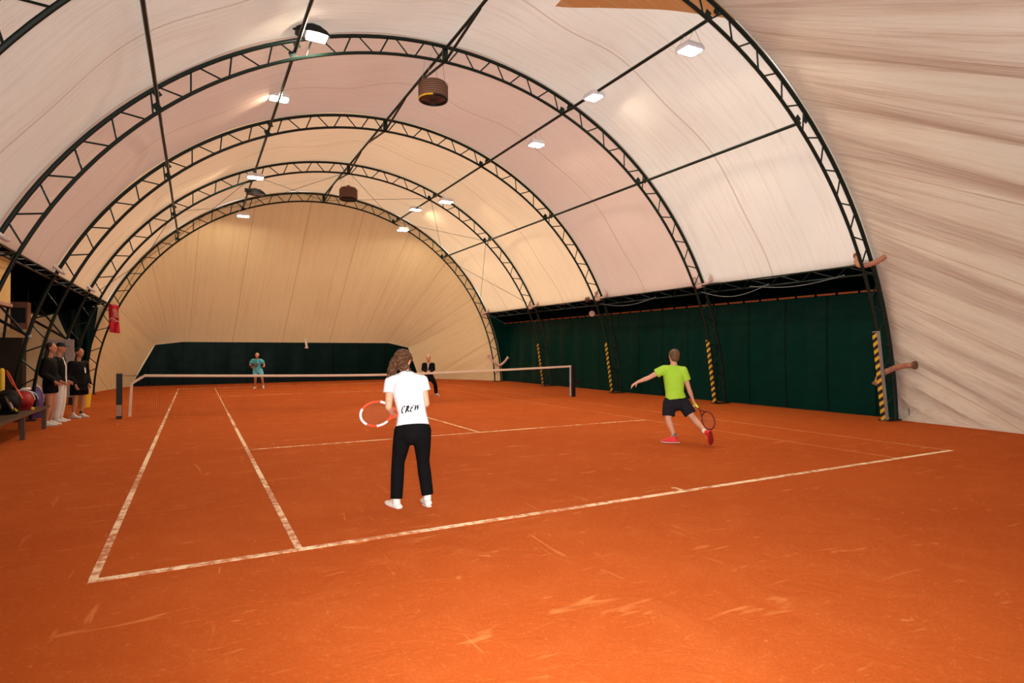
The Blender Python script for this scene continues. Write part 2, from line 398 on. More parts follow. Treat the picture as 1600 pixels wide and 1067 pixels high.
# court lines (nailed tape, standing 4 mm proud)
def court_line(a, b, wd, label, mat='line'):
    a = Vector((*a, 0)); b = Vector((*b, 0)); d = (b-a).normalized(); s = Vector((-d.y, d.x, 0))
    mb = MB(); n = max(2, int((b-a).length/.25))
    mb.box((a+b)/2+Vector((0, 0, .002)), ((b-a).length, wd, .004), (d, s, Vector((0, 0, 1))))
    return tag(mb.build('court_line', MT[mat], None, False), label, 'court line', 'tape lines on the clay court')
court_line((-5.51, -11.885), (5.51, -11.885), .07, 'long white near baseline tape crossing in front of the woman in white')
court_line((-5.485, -11.85), (-5.485, 11.85), .055, 'white left doubles sideline tape running from near corner under the net')
court_line((-4.115, -11.85), (-4.115, -.02), .055, 'patchy white left singles sideline tape between baseline and net')
court_line((-4.115, .02), (-4.115, 11.85), .03, 'left singles sideline tape beyond the net')
court_line((-4.09, -6.40), (4.14, -6.40), .05, 'white near service line tape crossing behind the woman in white')
court_line((0, -6.37), (0, -.02), .05, 'white centre service line tape between near service line and net')
court_line((0, -11.85), (0, -11.70), .06, 'short white centre mark on the near baseline')
court_line((4.115, -11.85), (4.115, 11.85), .022, 'faint right singles sideline tape passing under the man in lime shirt', 'line_f')
court_line((5.485, -11.85), (5.485, 11.85), .022, 'faint right doubles sideline tape nearest the green side wall', 'line_f')
court_line((-4.09, 6.40), (4.09, 6.40), .03, 'white far service line tape beyond the net')
court_line((-5.51, 11.885), (5.51, 11.885), .05, 'white far baseline tape at the far end of the court')

# barrel roof
na, nb = 140, 120
ang = np.radians(np.linspace(EA-.3, 180-EA+.3, na)); ys = np.linspace(YK[0]-.02, YK[-1]+.02, nb)
A, Y = np.meshgrid(ang, ys)
f = ((Y-YK[0]) / 4.85); fr = f-np.floor(f)
sag = .22*np.sin(PI*np.clip(fr, 0, 1))**1.6*(1-.97*np.exp(-((np.degrees(A)-90)/8)**2))*(1-.25*np.cos(np.radians((np.degrees(A)-90)/21*360)))
rng = np.random.RandomState(3)
rip = sum(.008*np.sin(A*k1*14+Y*k2*2.2+k3) for k1, k2, k3 in rng.uniform(.6, 2.2, (6, 3)))
R = RO+.075-sag+rip*.6
P = np.stack([CX+R*np.cos(A), Y, CZ+R*np.sin(A)], -1)
UVr = np.stack([(Y-YK[0])/2.425, A*RO/2.4], -1)
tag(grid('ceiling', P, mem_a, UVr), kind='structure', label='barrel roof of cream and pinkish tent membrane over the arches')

# tent ends: ruled from the end arch down to the ground and a low wall
def ztopf(x, xr, xl, ztop):
    return ztop-np.interp(x, [xl+.95, xl+2.05, xr-1.75, xr-.65], [.14, 0, .05, .30])
def apse(name, y0, yend, xr, xl, ztop, mat, k=2.0, fold=0.0, brown=False):
    s = 1 if yend > y0 else -1; Ln = abs(yend-y0); zg = Ln/k
    na, nt = 320, 60
    th = np.radians(np.linspace(A0, 180-A0, na)); t = np.linspace(0, 1, nt)
    Ra = RO+.07
    ax = CX+Ra*np.cos(th); az = np.maximum(CZ+Ra*np.sin(th), 0)
    E_ = np.zeros((na, 3))
    zc = zg+1.0
    for i in range(na):
        right = ax[i] > CX; xe = xr if right else xl; xf = 8.85 if right else -8.57
        xt = (xr-.65) if right else (xl+.95)
        if az[i] < zg:
            q = az[i]/zg; E_[i] = (xf+(xe-xf)*(q**1.3), y0+s*Ln*q, 0)
        elif az[i] < zc and abs(ax[i]-CX) > 3:
            q = (az[i]-zg)/(zc-zg); E_[i] = (xe+(xt-xe)*q, yend, ztopf(xt, xr, xl, ztop)*q)
        else:
            xa_edge = math.sqrt(Ra**2-(zc-CZ)**2)
            xx = np.interp(ax[i], [CX-xa_edge, -4.3 if zc < 5 else -2, 2.7, CX+xa_edge], [xl+.95, -4.95 if zc < 5 else -3.6, 2.0, xr-.65])
            E_[i] = (xx, yend, ztopf(xx, xr, xl, ztop))
    T = t[:, None]
    X = ax[None]*(1-T)+E_[None, :, 0]*T; Yv = y0+(E_[None, :, 1]-y0)*T; Z = az[None]*(1-T)+E_[None, :, 2]*T
    arc = th*Ra
    # fabric hangs slightly inwards between its fixings, with pleats radiating from the arch
    rg = np.random.RandomState(11)
    nrmx, nrmz = -np.cos(th)[None], -np.sin(th)[None]
    pl = np.zeros((nt, na))
    for j in range(26):
        c0 = rg.uniform(.1, 26.5); wd = rg.uniform(.08, .35); am = rg.uniform(-1, 1); sl = rg.uniform(-.6, .6)
        pl += am*np.exp(-((arc[None]-c0-sl*T)/wd)**2)
    if fold:
        for (c0, wd, am, sl) in ((9.6, .55, 2.6, -.5), (8.9, .2, -1.6, -.6), (8.2, .3, 1.5, -.7), (7.6, .18, -1.4, -.7), (7.1, .25, 1.3, -.6), (6.4, .2, -1.0, -.4), (5.6, .3, 1.0, -.3), (4.6, .2, .9, -.2), (3.7, .2, -.8, -.1), (2.7, .2, .8, 0), (1.9, .15, .8, 0), (1.3, .12, .7, 0), (.8, .1, .7, 0)):
            pl += am*np.exp(-((arc[None]-c0-sl*T)/wd)**2)
    env = np.sin(PI*np.clip(T*1.0, 0, 1))**.8
    amp = (.03+fold)*env
    X += nrmx*(pl*amp); Z += nrmz*(pl*amp)
    Z = np.maximum(Z, 0.0)
    P = np.stack([X, Yv, Z], -1)
    U = np.where(az[None] < zg, arc[None]/1.55, arc[None]/1.55)+0*T
    V = T*Ln/2.4+0*arc[None]
    return P, np.stack([U+0*T, V], -1)
P, UVa = apse('wall_back', YK[-1], YFAR, 6.25, -7.45, 2.03, mem_b)
U2 = UVa.copy(); U2[..., 0] = (np.degrees(UVa[..., 0]*1.55/(RO+.07))-92.8)/15.3+6
tag(grid('wall_back', P, mem_b, U2), kind='structure', label='sloping cream membrane closing the far end of the tent')
P, UVa = apse('wall_front', YK[0]-.02, YNEAR, 6.6, -7.2, 2.3, mem_c, k=1.9, fold=.12)
tag(grid('wall_front', P, mem_c, UVa), kind='structure', label='pleated cream membrane closing the near end of the tent')

# low green wall at the far end
nu, nv = 90, 16
P = np.zeros((nv, nu, 3)); UVw = np.zeros((nv, nu, 2))
xs0 = np.linspace(-7.45, 6.25, nu)
for i in range(nv):
    q = i/(nv-1)
    z = 2.03*q
    xl_, xr_ = -7.45+.95*q, 6.25-.65*q
    xs = np.linspace(xl_, xr_, nu)
    zt = ztopf(xs, 6.25, -7.45, 2.03)*q
    bulge = .04*np.sin(PI*q)*np.abs(np.sin(PI*(xs+7.45)/1.38))
    P[i, :, 0] = xs; P[i, :, 1] = YFAR-.04-bulge; P[i, :, 2] = zt
    UVw[i, :, 0] = (xs+7.45)/1.38+.5; UVw[i, :, 1] = z
tag(grid('wall_far', P, MT['green_b'], UVw), kind='structure', label='low dark green tarpaulin wall behind the far baseline')
P2 = np.zeros((2, 2, 3)); P2[:] = [[(-7.9, YNEAR, 0), (7.9, YNEAR, 0)], [(-7.0, YNEAR, 2.4), (7.0, YNEAR, 2.4)]]
tag(grid('wall_near', P2, MT['green_b'], np.array([[(0, 0), (12, 0)], [(0, 2), (12, 2)]], float)), kind='structure', label='low green wall behind the photographer')

# right green wall, soffit
WX = 9.15
nu, nv = 300, 14
ys = np.linspace(YK[0]-.25, YK[-1]+.1, nu); P = np.zeros((nv, nu, 3)); UVw = np.zeros((nv, nu, 2))
for i in range(nv):
    q = i/(nv-1); b_ = .05*np.sin(PI*q)**.7*np.abs(np.sin(PI*(ys-YK[0])/1.2))
    P[i, :, 0] = WX+.02-b_; P[i, :, 1] = ys; P[i, :, 2] = 2.93*q; UVw[i, :, 0] = (ys-YK[0])/1.2+.5; UVw[i, :, 1] = 2.93*q
tag(grid('wall_right', P, MT['green'], UVw), kind='structure', label='green tarpaulin side wall in welded strips')
def soffit(name, xi, zi, xo, zo, y0, y1, mat, label):
    n = 120; P = np.zeros((8, n, 3)); UVw = np.zeros((8, n, 2)); ys = np.linspace(y0, y1, n)
    for i in range(8):
        q = i/7; P[i, :, 0] = xi+(xo-xi)*q; P[i, :, 1] = ys; P[i, :, 2] = zi+(zo-zi)*q-.05*np.sin(PI*q)*np.abs(np.sin(PI*(ys-YK[0])/2.425))
        UVw[i, :, 0] = ys/2.4; UVw[i, :, 1] = q
    return tag(grid(name, P, mat, UVw), kind='structure', label=label)
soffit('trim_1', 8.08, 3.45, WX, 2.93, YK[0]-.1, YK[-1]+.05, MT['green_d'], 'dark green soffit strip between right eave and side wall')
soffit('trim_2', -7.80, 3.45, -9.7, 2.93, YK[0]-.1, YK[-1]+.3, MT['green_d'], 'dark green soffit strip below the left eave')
def ret(name, y, x_out, s, mat, label, ztopo=2.93):
    n = 24; P = np.zeros((n, 2, 3)); zz = np.linspace(0, 3.5, n)
    for i in range(n):
        xa = CX+s*math.sqrt((RO+.07)**2-(zz[i]-CZ)**2); zo = min(zz[i], ztopo); P[i, 0] = (xa, y, zz[i]); P[i, 1] = (x_out, y, zo)
        if zz[i] > ztopo: P[i, 1] = (x_out+(xa-x_out)*(zz[i]-ztopo)/(3.5-ztopo), y, zz[i])
    Uv = np.zeros((n, 2, 2)); Uv[:, :, 1] = zz[:, None]; Uv[:, 1, 0] = .3
    return tag(grid(name, P, mat, Uv), kind='structure', label=label)
ret('trim_4', YK[-1]+.08, WX+.03, 1, MT['green'], 'green return strip closing the side wall at the farthest arch')
ret('trim_5', YK[0]-.24, WX+.03, 1, MT['green'], 'green return strip closing the side wall at the nearest arch')
ret('trim_6', YK[-1]+.32, -11.7, -1, mem_b, 'cream membrane closing the side annex at the farthest arch', 3.3)
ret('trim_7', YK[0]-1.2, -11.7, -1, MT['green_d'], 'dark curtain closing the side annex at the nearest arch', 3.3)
# outer skin of the side annex on the left
def plain(name, pts, mat, label, uvs=None):
    P = np.array(pts, float); n = P.shape
    UVp = np.array([[(0, 0), (6, 0)], [(0, 1.5), (6, 1.5)]], float)
    return tag(grid(name, P, mat, UVp), kind='structure', label=label)
plain('wall_left', [[(-11.6, -20, 1.9), (-11.6, YFAR, 1.9)], [(-9.6, -20, 3.1), (-9.6, YFAR, 3.1)]], mem_b, 'cream outer membrane behind the spectators')
plain('trim_3', [[(-11.6, -20, 0), (-11.6, YFAR, 0)], [(-11.6, -20, 1.92), (-11.6, YFAR, 1.92)]], MT['black_sheet'], 'black sheeting along the foot of the left side annex')

# ------------------------------------------------------------------ truss arches
def truss_arch(k, label):
    y = YK[k]; t = thing('truss_arch', label, 'truss arch', (CX, y, 0), 'steel lattice arches carrying the roof')
    def arc(r, a0, a1, n): return [rp(r, a0+(a1-a0)*i/n, y) for i in range(n+1)]
    ai, ao = math.degrees(math.asin(.25/RI)), A0
    MB().tube(arc(RO, ao, 180-ao, 90), .042, 8).build('outer_chord', MT['steel'], t)
    MB().tube(arc(RI, ai, 180-ai, 90), .035, 8).build('inner_chord', MT['steel'], t)
    n = 32; a0, a1 = 3.5, 176.5; st = (a1-a0)/n
    for i in range(n):
        a = a0+st*i
        for (b, e) in (((RI, a+st*.09), (RO, a+st*.41)), ((RO, a+st*.59), (RI, a+st*.91))):
            MB().bar(rp(b[0], b[1], y), rp(e[0], e[1], y), .0165, 6).build('web_brace', MT['steel'], t, True)
    for s in (2.0, 178.0):
        c = rp((RI+RO)/2, s, y); c.z = .012
        MB().box(c, (.55, .22, .024)).build('base_plate', MT['steel_dark'], t, False)
    for a in (48.5, 67.7, 112.3, 131.2):
        # bent gusset plates holding the purlins
        for dd, rr in ((-.9, RO-.07), (.9, RI+.07)):
            c = rp(rr, a+dd*.6, y); d = (rp(RO, a, y)-rp(RI, a, y)).normalized(); s_ = Vector((0, 1, 0))
            MB().box(c, (.16, .014, .12), (d, s_, d.cross(s_))).build('gusset', MT['steel'], t, False)
    MB().box(rp((RI+RO)/2, 90, y), (.12, .06, RO-RI)).build('crown_plate', MT['steel'], t, False)
    return t
names = ['nearest steel truss arch, its right leg beside the pleated near canvas', 'second truss arch from the camera, in front of the near round heater',
         'third truss arch from the camera, its right leg left of the man in lime', 'fourth truss arch from the camera, cross cables behind it', 'farthest truss arch framing the sloping end canvas']
ARCH = [truss_arch(k, names[k]) for k in range(5)]
# padded hazard boards on the right legs
def leg_in(z, r=RI): return CX+math.sqrt(r*r-(z-CZ)**2)
for k in range(4):
    z1 = 1.95 if k == 0 else 1.85
    a = Vector((leg_in(0.02)-.05, YK[k], .02)); b = Vector((leg_in(z1)-.05, YK[k], z1)); d = (b-a).normalized()
    s_ = Vector((0, 1, 0)); n_ = d.cross(s_)
    g = MB().box((a+b)/2, ((b-a).length, .10, .12 if k == 0 else .05), (d, s_, n_)).build('leg_guard', MT['board'] if k == 0 else MT['black'], ARCH[k], False)
    g['label'] = 'padded guard board on the leg'
    off = n_*(-(.064 if k == 0 else .028)*(1 if n_.x > 0 else -1))
    q = (a+b)/2+Vector((-abs(off.x), 0, off.z if off.x < 0 else -off.z))
    MB().box(q, ((b-a).length-.02, .098, .008), (d, s_, n_)).build('hazard_tape', MT['hazard'], g, False)
    if k: MB().box((a+b)/2+Vector((-.01, -.054, 0)), ((b-a).length-.02, .008, .03), (d, s_, n_)).build('hazard_tape', MT['hazard'], g, False)

# purlins
def purlin(deg, r, label):
    a, b = rp(r, deg, YK[0]-.02), rp(r, deg, YK[-1]+.03)
    return tag(MB().bar(a, b, .034, 10).build('purlin', MT['steel']), label, 'roof purlin', 'long steel purlins under the roof')
purlin(48.5, 8.42, 'right lower steel purlin, between the lamps and the green side wall')
purlin(67.7, 8.42, 'right upper steel purlin with white floodlights hanging along it')
purlin(112.3, 8.52, 'left upper steel purlin with the black housed floodlight on it')
purlin(131.2, 8.52, 'left lower steel purlin, without any lamps')
rt = thing('ridge_purlin', 'steel ridge purlin along the crown with slanting knee braces', 'roof purlin', (CX, YK[0], 8.4), 'long steel purlins under the roof')
MB().bar(rp(8.66, 90, YK[0]-.02), rp(8.66, 90, YK[-1]+.03), .036, 10).build('tube', MT['steel'], rt)
for k in range(5):
    for s in (-1, 1):
        if (k == 4 and s == 1) or (k == 0 and s == -1): continue
        MB().bar(rp(8.38, 90, YK[k]), rp(8.63, 90, YK[k]+s*1.9), .03, 8).build('knee_brace', MT['steel'], rt)

# eave trusses
def eave(s, label):
    x0, x1 = (7.86, 8.12) if s > 0 else (-7.68, -7.84)
    za, zb, zc_ = (3.38, 3.50, 3.20) if s > 0 else (3.36, 3.46, 3.30)
    t = thing('eave_truss', label, 'eave truss', (x0, 0, 3.4), 'lattice beams along the eaves')
    y0, y1 = YK[0], YK[-1]
    for (x, z) in ((x0, za), (x1, zb), (x1+.02*s, zc_)):
        MB().bar((x, y0, z), (x, y1, z), .022, 8).build('chord', MT['steel'], t)
    n = 44
    for i in range(n):
        ya, yb = y0+(y1-y0)*i/n, y0+(y1-y0)*(i+1)/n
        p, q = ((x1+.02*s, ya, zc_), (x0, yb, za)) if i % 2 == 0 else ((x0, ya, za), (x1+.02*s, yb, zc_))
        MB().bar(p, q, .011, 6).build('lattice_bar', MT['steel'], t)
    return t
eave(1, 'steel lattice eave beam above the green side wall on the right')
eave(-1, 'steel lattice eave beam on the left above the spectators')

# orange pipe at wall head
t = thing('wall_head_pipe', 'orange pipe lacing the top of the green side wall', 'pipe', (WX-.05, 0, 2.93))
MB().bar((WX-.07, YK[0]-.05, 2.93), (WX-.07, YK[-1], 2.93), .026, 8).build('tube', MT['orange'], t)
for i in range(34):
    y = YK[0]+.35+i*.565
    MB().box((WX-.07, y, 2.93), (.07, .05, .085)).build('lacing_loop', MT['green_d'], t, False)
# horizontal seam strap on right wall
# cross cables in the last bay
CAB = [((90, 8.45), (67.7, 8.45)), ((67.7, 8.45), (48.5, 8.45)), ((48.5, 8.45), (27, 8.45)), ((90, 8.45), (112.3, 8.5)), ((112.3, 8.5), (131.2, 8.5)), ((131.2, 8.5), (154, 8.5))]
CLN = ['ridge to right upper purlin', 'right upper to lower purlin', 'right lower purlin to eave', 'ridge to left upper purlin', 'left upper to lower purlin', 'left lower purlin to eave']
for (p, q), nm in zip(CAB, CLN):
    for fl_, wd in ((0, 'upper end nearer'), (1, 'upper end farther')):
        a, b = (p, q) if not fl_ else (q, p)
        tag(MB().bar(rp(a[1], a[0], YK[3]), rp(b[1], b[0], YK[4]), .008, 5).build('bracing_cable', MT['steel_dark']),
            'thin cable in the last bay, %s, %s' % (nm, wd), 'bracing cable', 'thin cross bracing cables before the far arch')

# ------------------------------------------------------------------ floodlights
def floodlight(p, label, wx=.46, wy=.34, tilt=0, cage=False, hang=.35, group='white floodlights hung from the purlins', rz=0, px=None):
    t = thing('floodlight', label, 'floodlight', p, group)
    Rm = Matrix.Rotation(rz, 3, 'Z') @ Matrix.Rotation(tilt, 3, 'Y')
    X, Yx, Z = (Rm @ Vector(v) for v in ((1, 0, 0), (0, 1, 0), (0, 0, 1)))
    p = Vector(p); mb = MB()
    # tapered housing
    lo = [p+X*(sx*wx/2)+Yx*(sy*wy/2) for sx, sy in ((-1, -1), (1, -1), (1, 1), (-1, 1))]
    md = [q+Z*.05 for q in lo]
    hi = [p+X*(sx*wx*.42)+Yx*(sy*wy*.42)+Z*.12 for sx, sy in ((-1, -1), (1, -1), (1, 1), (-1, 1))]
    mb.add(lo+md+hi, [(0, 1, 5, 4), (1, 2, 6, 5), (2, 3, 7, 6), (3, 0, 4, 7), (4, 5, 9, 8), (5, 6, 10, 9), (6, 7, 11, 10), (7, 4, 8, 11), (8, 9, 10, 11), (3, 2, 1, 0)])
    mb.build('housing', MT['white_paint'], t, False)
    g = MB(); r = .05; ring = []
    for sx, sy, a0 in ((1, 1, 0), (-1, 1, 90), (-1, -1, 180), (1, -1, 270)):
        for k in range(4):
            a = math.radians(a0+k*30); ring.append(p+X*(sx*(wx/2-.02-r)+r*math.cos(a))+Yx*(sy*(wy/2-.02-r)+r*math.sin(a))-Z*.003)
    g.add(ring+[q+Z*.01 for q in ring], [tuple(range(16))]+[tuple(range(31, 15, -1))]+[(i, (i+1) % 16, 16+(i+1) % 16, 16+i) for i in range(16)])
    g.build('lamp_glass', MT['glow'], t, False)
    tx = px if px is not None else p.x
    for sx in (-1, 1):
        for sy in (-1, 1):
            e = Vector((tx, p.y+sy*.12, p.z+hang))
            MB().bar(p+X*(sx*wx*.47)+Yx*(sy*wy*.4)+Z*.05, e, .0035, 5).build('hanging_wire', MT['galv'], t)
    return t
XR, ZR = rp(8.42, 67.7, 0).x, rp(8.42, 67.7, 0).z
XL, ZL = rp(8.52, 112.3, 0).x, rp(8.52, 112.3, 0).z
def lampR(u, v, label, **k):
    p = atX(u, v, XR); floodlight(p, label, hang=max(.12, ZR-p.z), px=XR, **k)
def lampL(u, v, label, yy=None, **k):
    p = atX(u, v, XL) if yy is None else atY(u, v, yy); floodlight(p, label, hang=max(.12, ZL-p.z), px=XL, **k)
lampR(1078, 80, 'white floodlight on wires nearest the camera on the right, beside the nearest arch', wx=.42, wy=.34)
lampR(928, 153, 'white floodlight on the right purlin just before the second arch', wx=.34, wy=.40)
lampR(838, 227, 'brightest floodlight on the right purlin halfway between second and third arches', wx=.40, wy=.34)
lampR(697, 316, 'white floodlight on the right purlin just in front of the fourth arch', wx=.50, wy=.36)
lampR(649, 328, 'white floodlight on the right purlin between the fourth and farthest arches', wx=.46, wy=.36)
lampR(629, 360, 'white floodlight hanging lowest on the right, before the farthest arch', wx=.46, wy=.36)
lampL(436, 155, 'white floodlight on the left purlin behind the second arch', wx=.44, wy=.36)
lampL(399, 278, 'white floodlight on the left purlin in front of the fourth arch', wx=.50, wy=.40)
lampL(380, 338, yy=9.5, label= 'white floodlight farthest away on the left, by the farthest arch', wx=.46, wy=.36)
# shoe-box street style lamp, black housing
def shoebox(c, label, lit, cat='floodlight', dark=True):
    t = thing('shoebox_lamp', label, cat, c, 'black housed lamps on the left purlin')
    c = Vector(c); mb = MB(); n = 10
    X, Yx, Z = Vector((1, 0, 0)), Vector((0, 1, 0)), Vector((0, 0, 1))
    secs = [(-.30, .10, .13), (-.22, .16, .17), (-.02, .20, .20), (.14, .19, .18), (.26, .16, .12), (.33, .12, .05)]
    vs = []
    for (x, hw, h) in secs:
        vs += [c+X*x+Yx*(-hw), c+X*x+Yx*(-hw)+Z*h*.7, c+X*x+Yx*(-hw*.6)+Z*h, c+X*x+Yx*(hw*.6)+Z*h, c+X*x+Yx*hw+Z*h*.7, c+X*x+Yx*hw]
    fs = [(i*6+k, i*6+(k+1) % 6, (i+1)*6+(k+1) % 6, (i+1)*6+k) for i in range(5) for k in range(6)]+[(5, 4, 3, 2, 1, 0), tuple(30+k for k in range(6))]
    mb.add(vs, fs); mb.build('housing', MT['black'], t)
    gm = MT['glow'] if lit else MT['greyprint']
    MB().box(c+X*.10-Z*.012, (.36, .30, .02)).build('lamp_glass', gm, t, False)
    MB().box(c-X*.30+Z*.12, (.10, .05, .14)).build('bracket', MT['steel_dark'], t, False)
    if lit:
        MB().ell(c-X*.24-Yx*.17+Z*.13, (.035, .035, .035)).build('indicator', MT['red'], t)
    return t
p = atX(487, 56, XL+.25); shoebox(p, 'large black housed floodlight at top left, glowing white', True)
MB_ = MB().ell(atX(464, 34, XL+.02), (.06, .10, .11)); tag(MB_.build('cloth_wrap', MT['duct_w']), 'white cloth wrapped on the left purlin beside the black floodlight', 'cloth')
p = atX(399, 304, XL+.12); shoebox(p, 'unlit black lamp under the left purlin beyond the fourth arch', False)

# ------------------------------------------------------------------ round hanging heaters
def heater(c, label, r, h, yel, mats):
    t = thing('ceiling_heater', label, 'heater', c, 'round heaters hung under the ridge'); c = Vector(c); Z = Vector((0, 0, 1))
    body = MB()
    pts = [(r*.97, 0), (r, .03), (r, h*.8), (r*.86, h), (r*.2, h*1.08)]
    n = 36; vs = [c+Vector((rr*math.cos(2*PI*k/n), rr*math.sin(2*PI*k/n), z)) for rr, z in pts for k in range(n)]
    fs = [(i*n+k, i*n+(k+1) % n, (i+1)*n+(k+1) % n, (i+1)*n+k) for i in range(len(pts)-1) for k in range(n)]+[tuple((len(pts)-1)*n+k for k in range(n))]
    body.add(vs, fs); b = body.build('casing', MT[mats], t)
    for i in range(7):
        z = .06+i*h*.12
        MB().tube([c+Vector(((r+.006)*math.cos(2*PI*k/n), (r+.006)*math.sin(2*PI*k/n), z)) for k in range(n)], .006, 5, True).build('casing_wire', MT['steel_dark'], t)
    MB().tube([c+Vector(((r*.93)*math.cos(2*PI*k/n), (r*.93)*math.sin(2*PI*k/n), .02)) for k in range(n)], .032, 8, True).build('lower_ring', MT['black'], t)
    if yel:
        MB().tube([c+Vector(((r*.93+.018)*math.cos(a), (r*.93+.018)*math.sin(a), .022)) for a in [math.radians(150+k*9) for k in range(12)]], .026, 8).build('yellow_band', MT['yellow'], t)
    g = MB()
    for i in range(5): g.tube([c+Vector((r*(.16+.17*i)*math.cos(2*PI*k/n), r*(.16+.17*i)*math.sin(2*PI*k/n), .008)) for k in range(n)], .006, 5, True)
    for k in range(12): g.bar(c+Vector((0, 0, .008)), c+Vector((r*.9*math.cos(k*PI/6), r*.9*math.sin(k*PI/6), .008)), .005, 5)
    g.build('grille', MT['steel_dark'], t)
    MB().tube([c+Vector((0, 0, .05)), c+Vector((0, 0, .052))], r*.9, 30).build('fan_plate', MT['grille'], t)
    MB().tube([c+Z*h*1.02, c+Z*(h*1.22)], .07, 14).build('motor_cap', MT['rust'], t)
    for k in range(4):
        a = PI/4+k*PI/2; q = c+Vector((r*.9*math.cos(a), r*.9*math.sin(a), h*.9))
        MB().bar(q, Vector((q.x*.6+.14*.4, q.y, 8.62 if abs(q.x-.14) > 5 else 8.58)), .005, 5).build('hanging_wire', MT['galv'], t)
    return t
p = atX(677, 157, .14); heater(p, 'brown round heater with a yellow band hanging before the second arch', .34, .42, True, 'grille')
p = atX(533, 311, .14); heater((p.x+.28, p.y, p.z), 'dark brown round heater hanging between fourth and farthest arches', .34, .46, False, 'rust')

# ------------------------------------------------------------------ flexible ducts around arch feet
def duct(pts, label, mat, r=.05, flange=None):
    t = thing('flexible_duct', label, 'air duct', pts[0], 'flexible ducts beside the arches'); pts = [Vector(p) for p in pts]
    # Catmull-Rom
    Q = []
    ex = [pts[0]*2-pts[1]]+pts+[pts[-1]*2-pts[-2]]
    for i in range(1, len(ex)-2):
        for k in range(12):
            u = k/12; a, b, c, d = ex[i-1], ex[i], ex[i+1], ex[i+2]
            Q.append(.5*((2*b)+(c-a)*u+(2*a-5*b+4*c-d)*u*u+(3*b-a-3*c+d)*u**3))
    Q.append(pts[-1]); rad = [r*(1+.10*math.sin(i*1.9)) for i in range(len(Q))]
    MB().loft(Q, rad, 12).build('hose', MT[mat], t)
    for e, f in ((Q[0], Q[1]), (Q[-1], Q[-2])):
        d = (e-f).normalized(); MB().tube([e-d*.02, e+d*.03], r*1.45, 16).build('flange', MT[flange or mat], t)
    return t
DN = ['right eave foot of the nearest arch', 'right eave foot of the second arch', 'right eave foot of the third arch', 'right eave foot of the fourth arch', 'right eave foot of the farthest arch']
for k in range(5):
    y = YK[k]
    duct([(8.02, y+.30, 3.62), (7.90, y+.22, 3.42), (7.84, y, 3.36), (7.98, y-.22, 3.46), (8.10, y-.42 if k == 0 else y-.32, 3.66)], 'pinkish flexible duct hooked round the '+DN[k], 'duct_o' if k == 0 else 'duct', .055, 'rust' if k == 0 else None)
for k, nm in ((1, 'left eave of the second arch'), (2, 'left eave of the third arch'), (3, 'left eave of the fourth arch')):
    y = YK[k]
    duct([(-7.78, y+.16, 3.62), (-7.66, y+.12, 3.50), (-7.62, y, 3.46), (-7.68, y-.1, 3.50), (-7.80, y-.2, 3.62)], 'white flexible duct on the '+nm, 'duct_w', .042)
duct([(8.50, -8.95, .80), (8.52, -9.02, .98), (8.62, -9.2, 1.12), (8.66, -9.42, 1.2), (8.66, -9.66, 1.22)], 'terracotta flexible duct low on the nearest arch, entering the near canvas', 'duct_o', .06, 'rust')
duct([(8.25, 10.45, 1.25), (8.4, 10.2, 1.0), (8.65, 10.1, .80), (8.9, 10.0, .95), (9.08, 9.9, 1.2)], 'pale flexible duct bent low on the right leg of the farthest arch', 'duct', .06)
duct([(.14, 15.2, 2.12), (.14, 15.1, 2.02), (.16, 15.05, 1.85), (.16, 15.05, 1.74)], 'short white duct hanging over the far green wall', 'duct_w', .06)
# round horn speaker under the right eave
sp = atX(925, 490, 8.35)
t = thing('wall_speaker', 'round cream loudspeaker under the right eave near the third arch', 'loudspeaker', sp)
dv = (CAM-sp); dv.z = -.8; dv.normalize()
MB().loft([sp-dv*.10, sp, sp+dv*.02], [.05, .105, .11], 18).build('horn', MT['duct'], t)
MB().bar(sp-dv*.08, sp-dv*.08+Vector((0, 0, .30)), .014, 6).build('bracket', MT['steel_dark'], t)
sp = atX(918, 468, 7.9)
mb = MB()
for k in range(9): mb.tube([sp+Vector((.10*math.cos(a+k*.7)*math.cos(k*.35), .10*math.sin(a+k*.7), .10*math.sin(k*.35)*math.cos(a))) for a in [j*PI/8 for j in range(16)]], .008, 5, True)
tag(mb.build('cable_coil', MT['rust']), 'coil of brown cable tied to the right eave at the third arch', 'cable coil')
# drooping cables along right eave
for y0, y1, dr, nm in ((-4.3, -6.6, .22, 'in the nearest bay beside the second arch'), (-6.0, -8.6, .13, 'in the nearest bay toward the nearest arch'), (.55, -2.4, .16, 'between second and third arches')):
    pts = [Vector((7.95, y0+(y1-y0)*i/16, 3.22-dr*math.sin(PI*i/16))) for i in range(17)]
    tag(MB().tube(pts, .011, 6).build('drooping_cable', MT['greyprint']), 'grey cable drooping from the right eave beam, '+nm, 'cable', 'cables drooping under the right eave')
duct_strap = atX(1377, 432, 8.3)

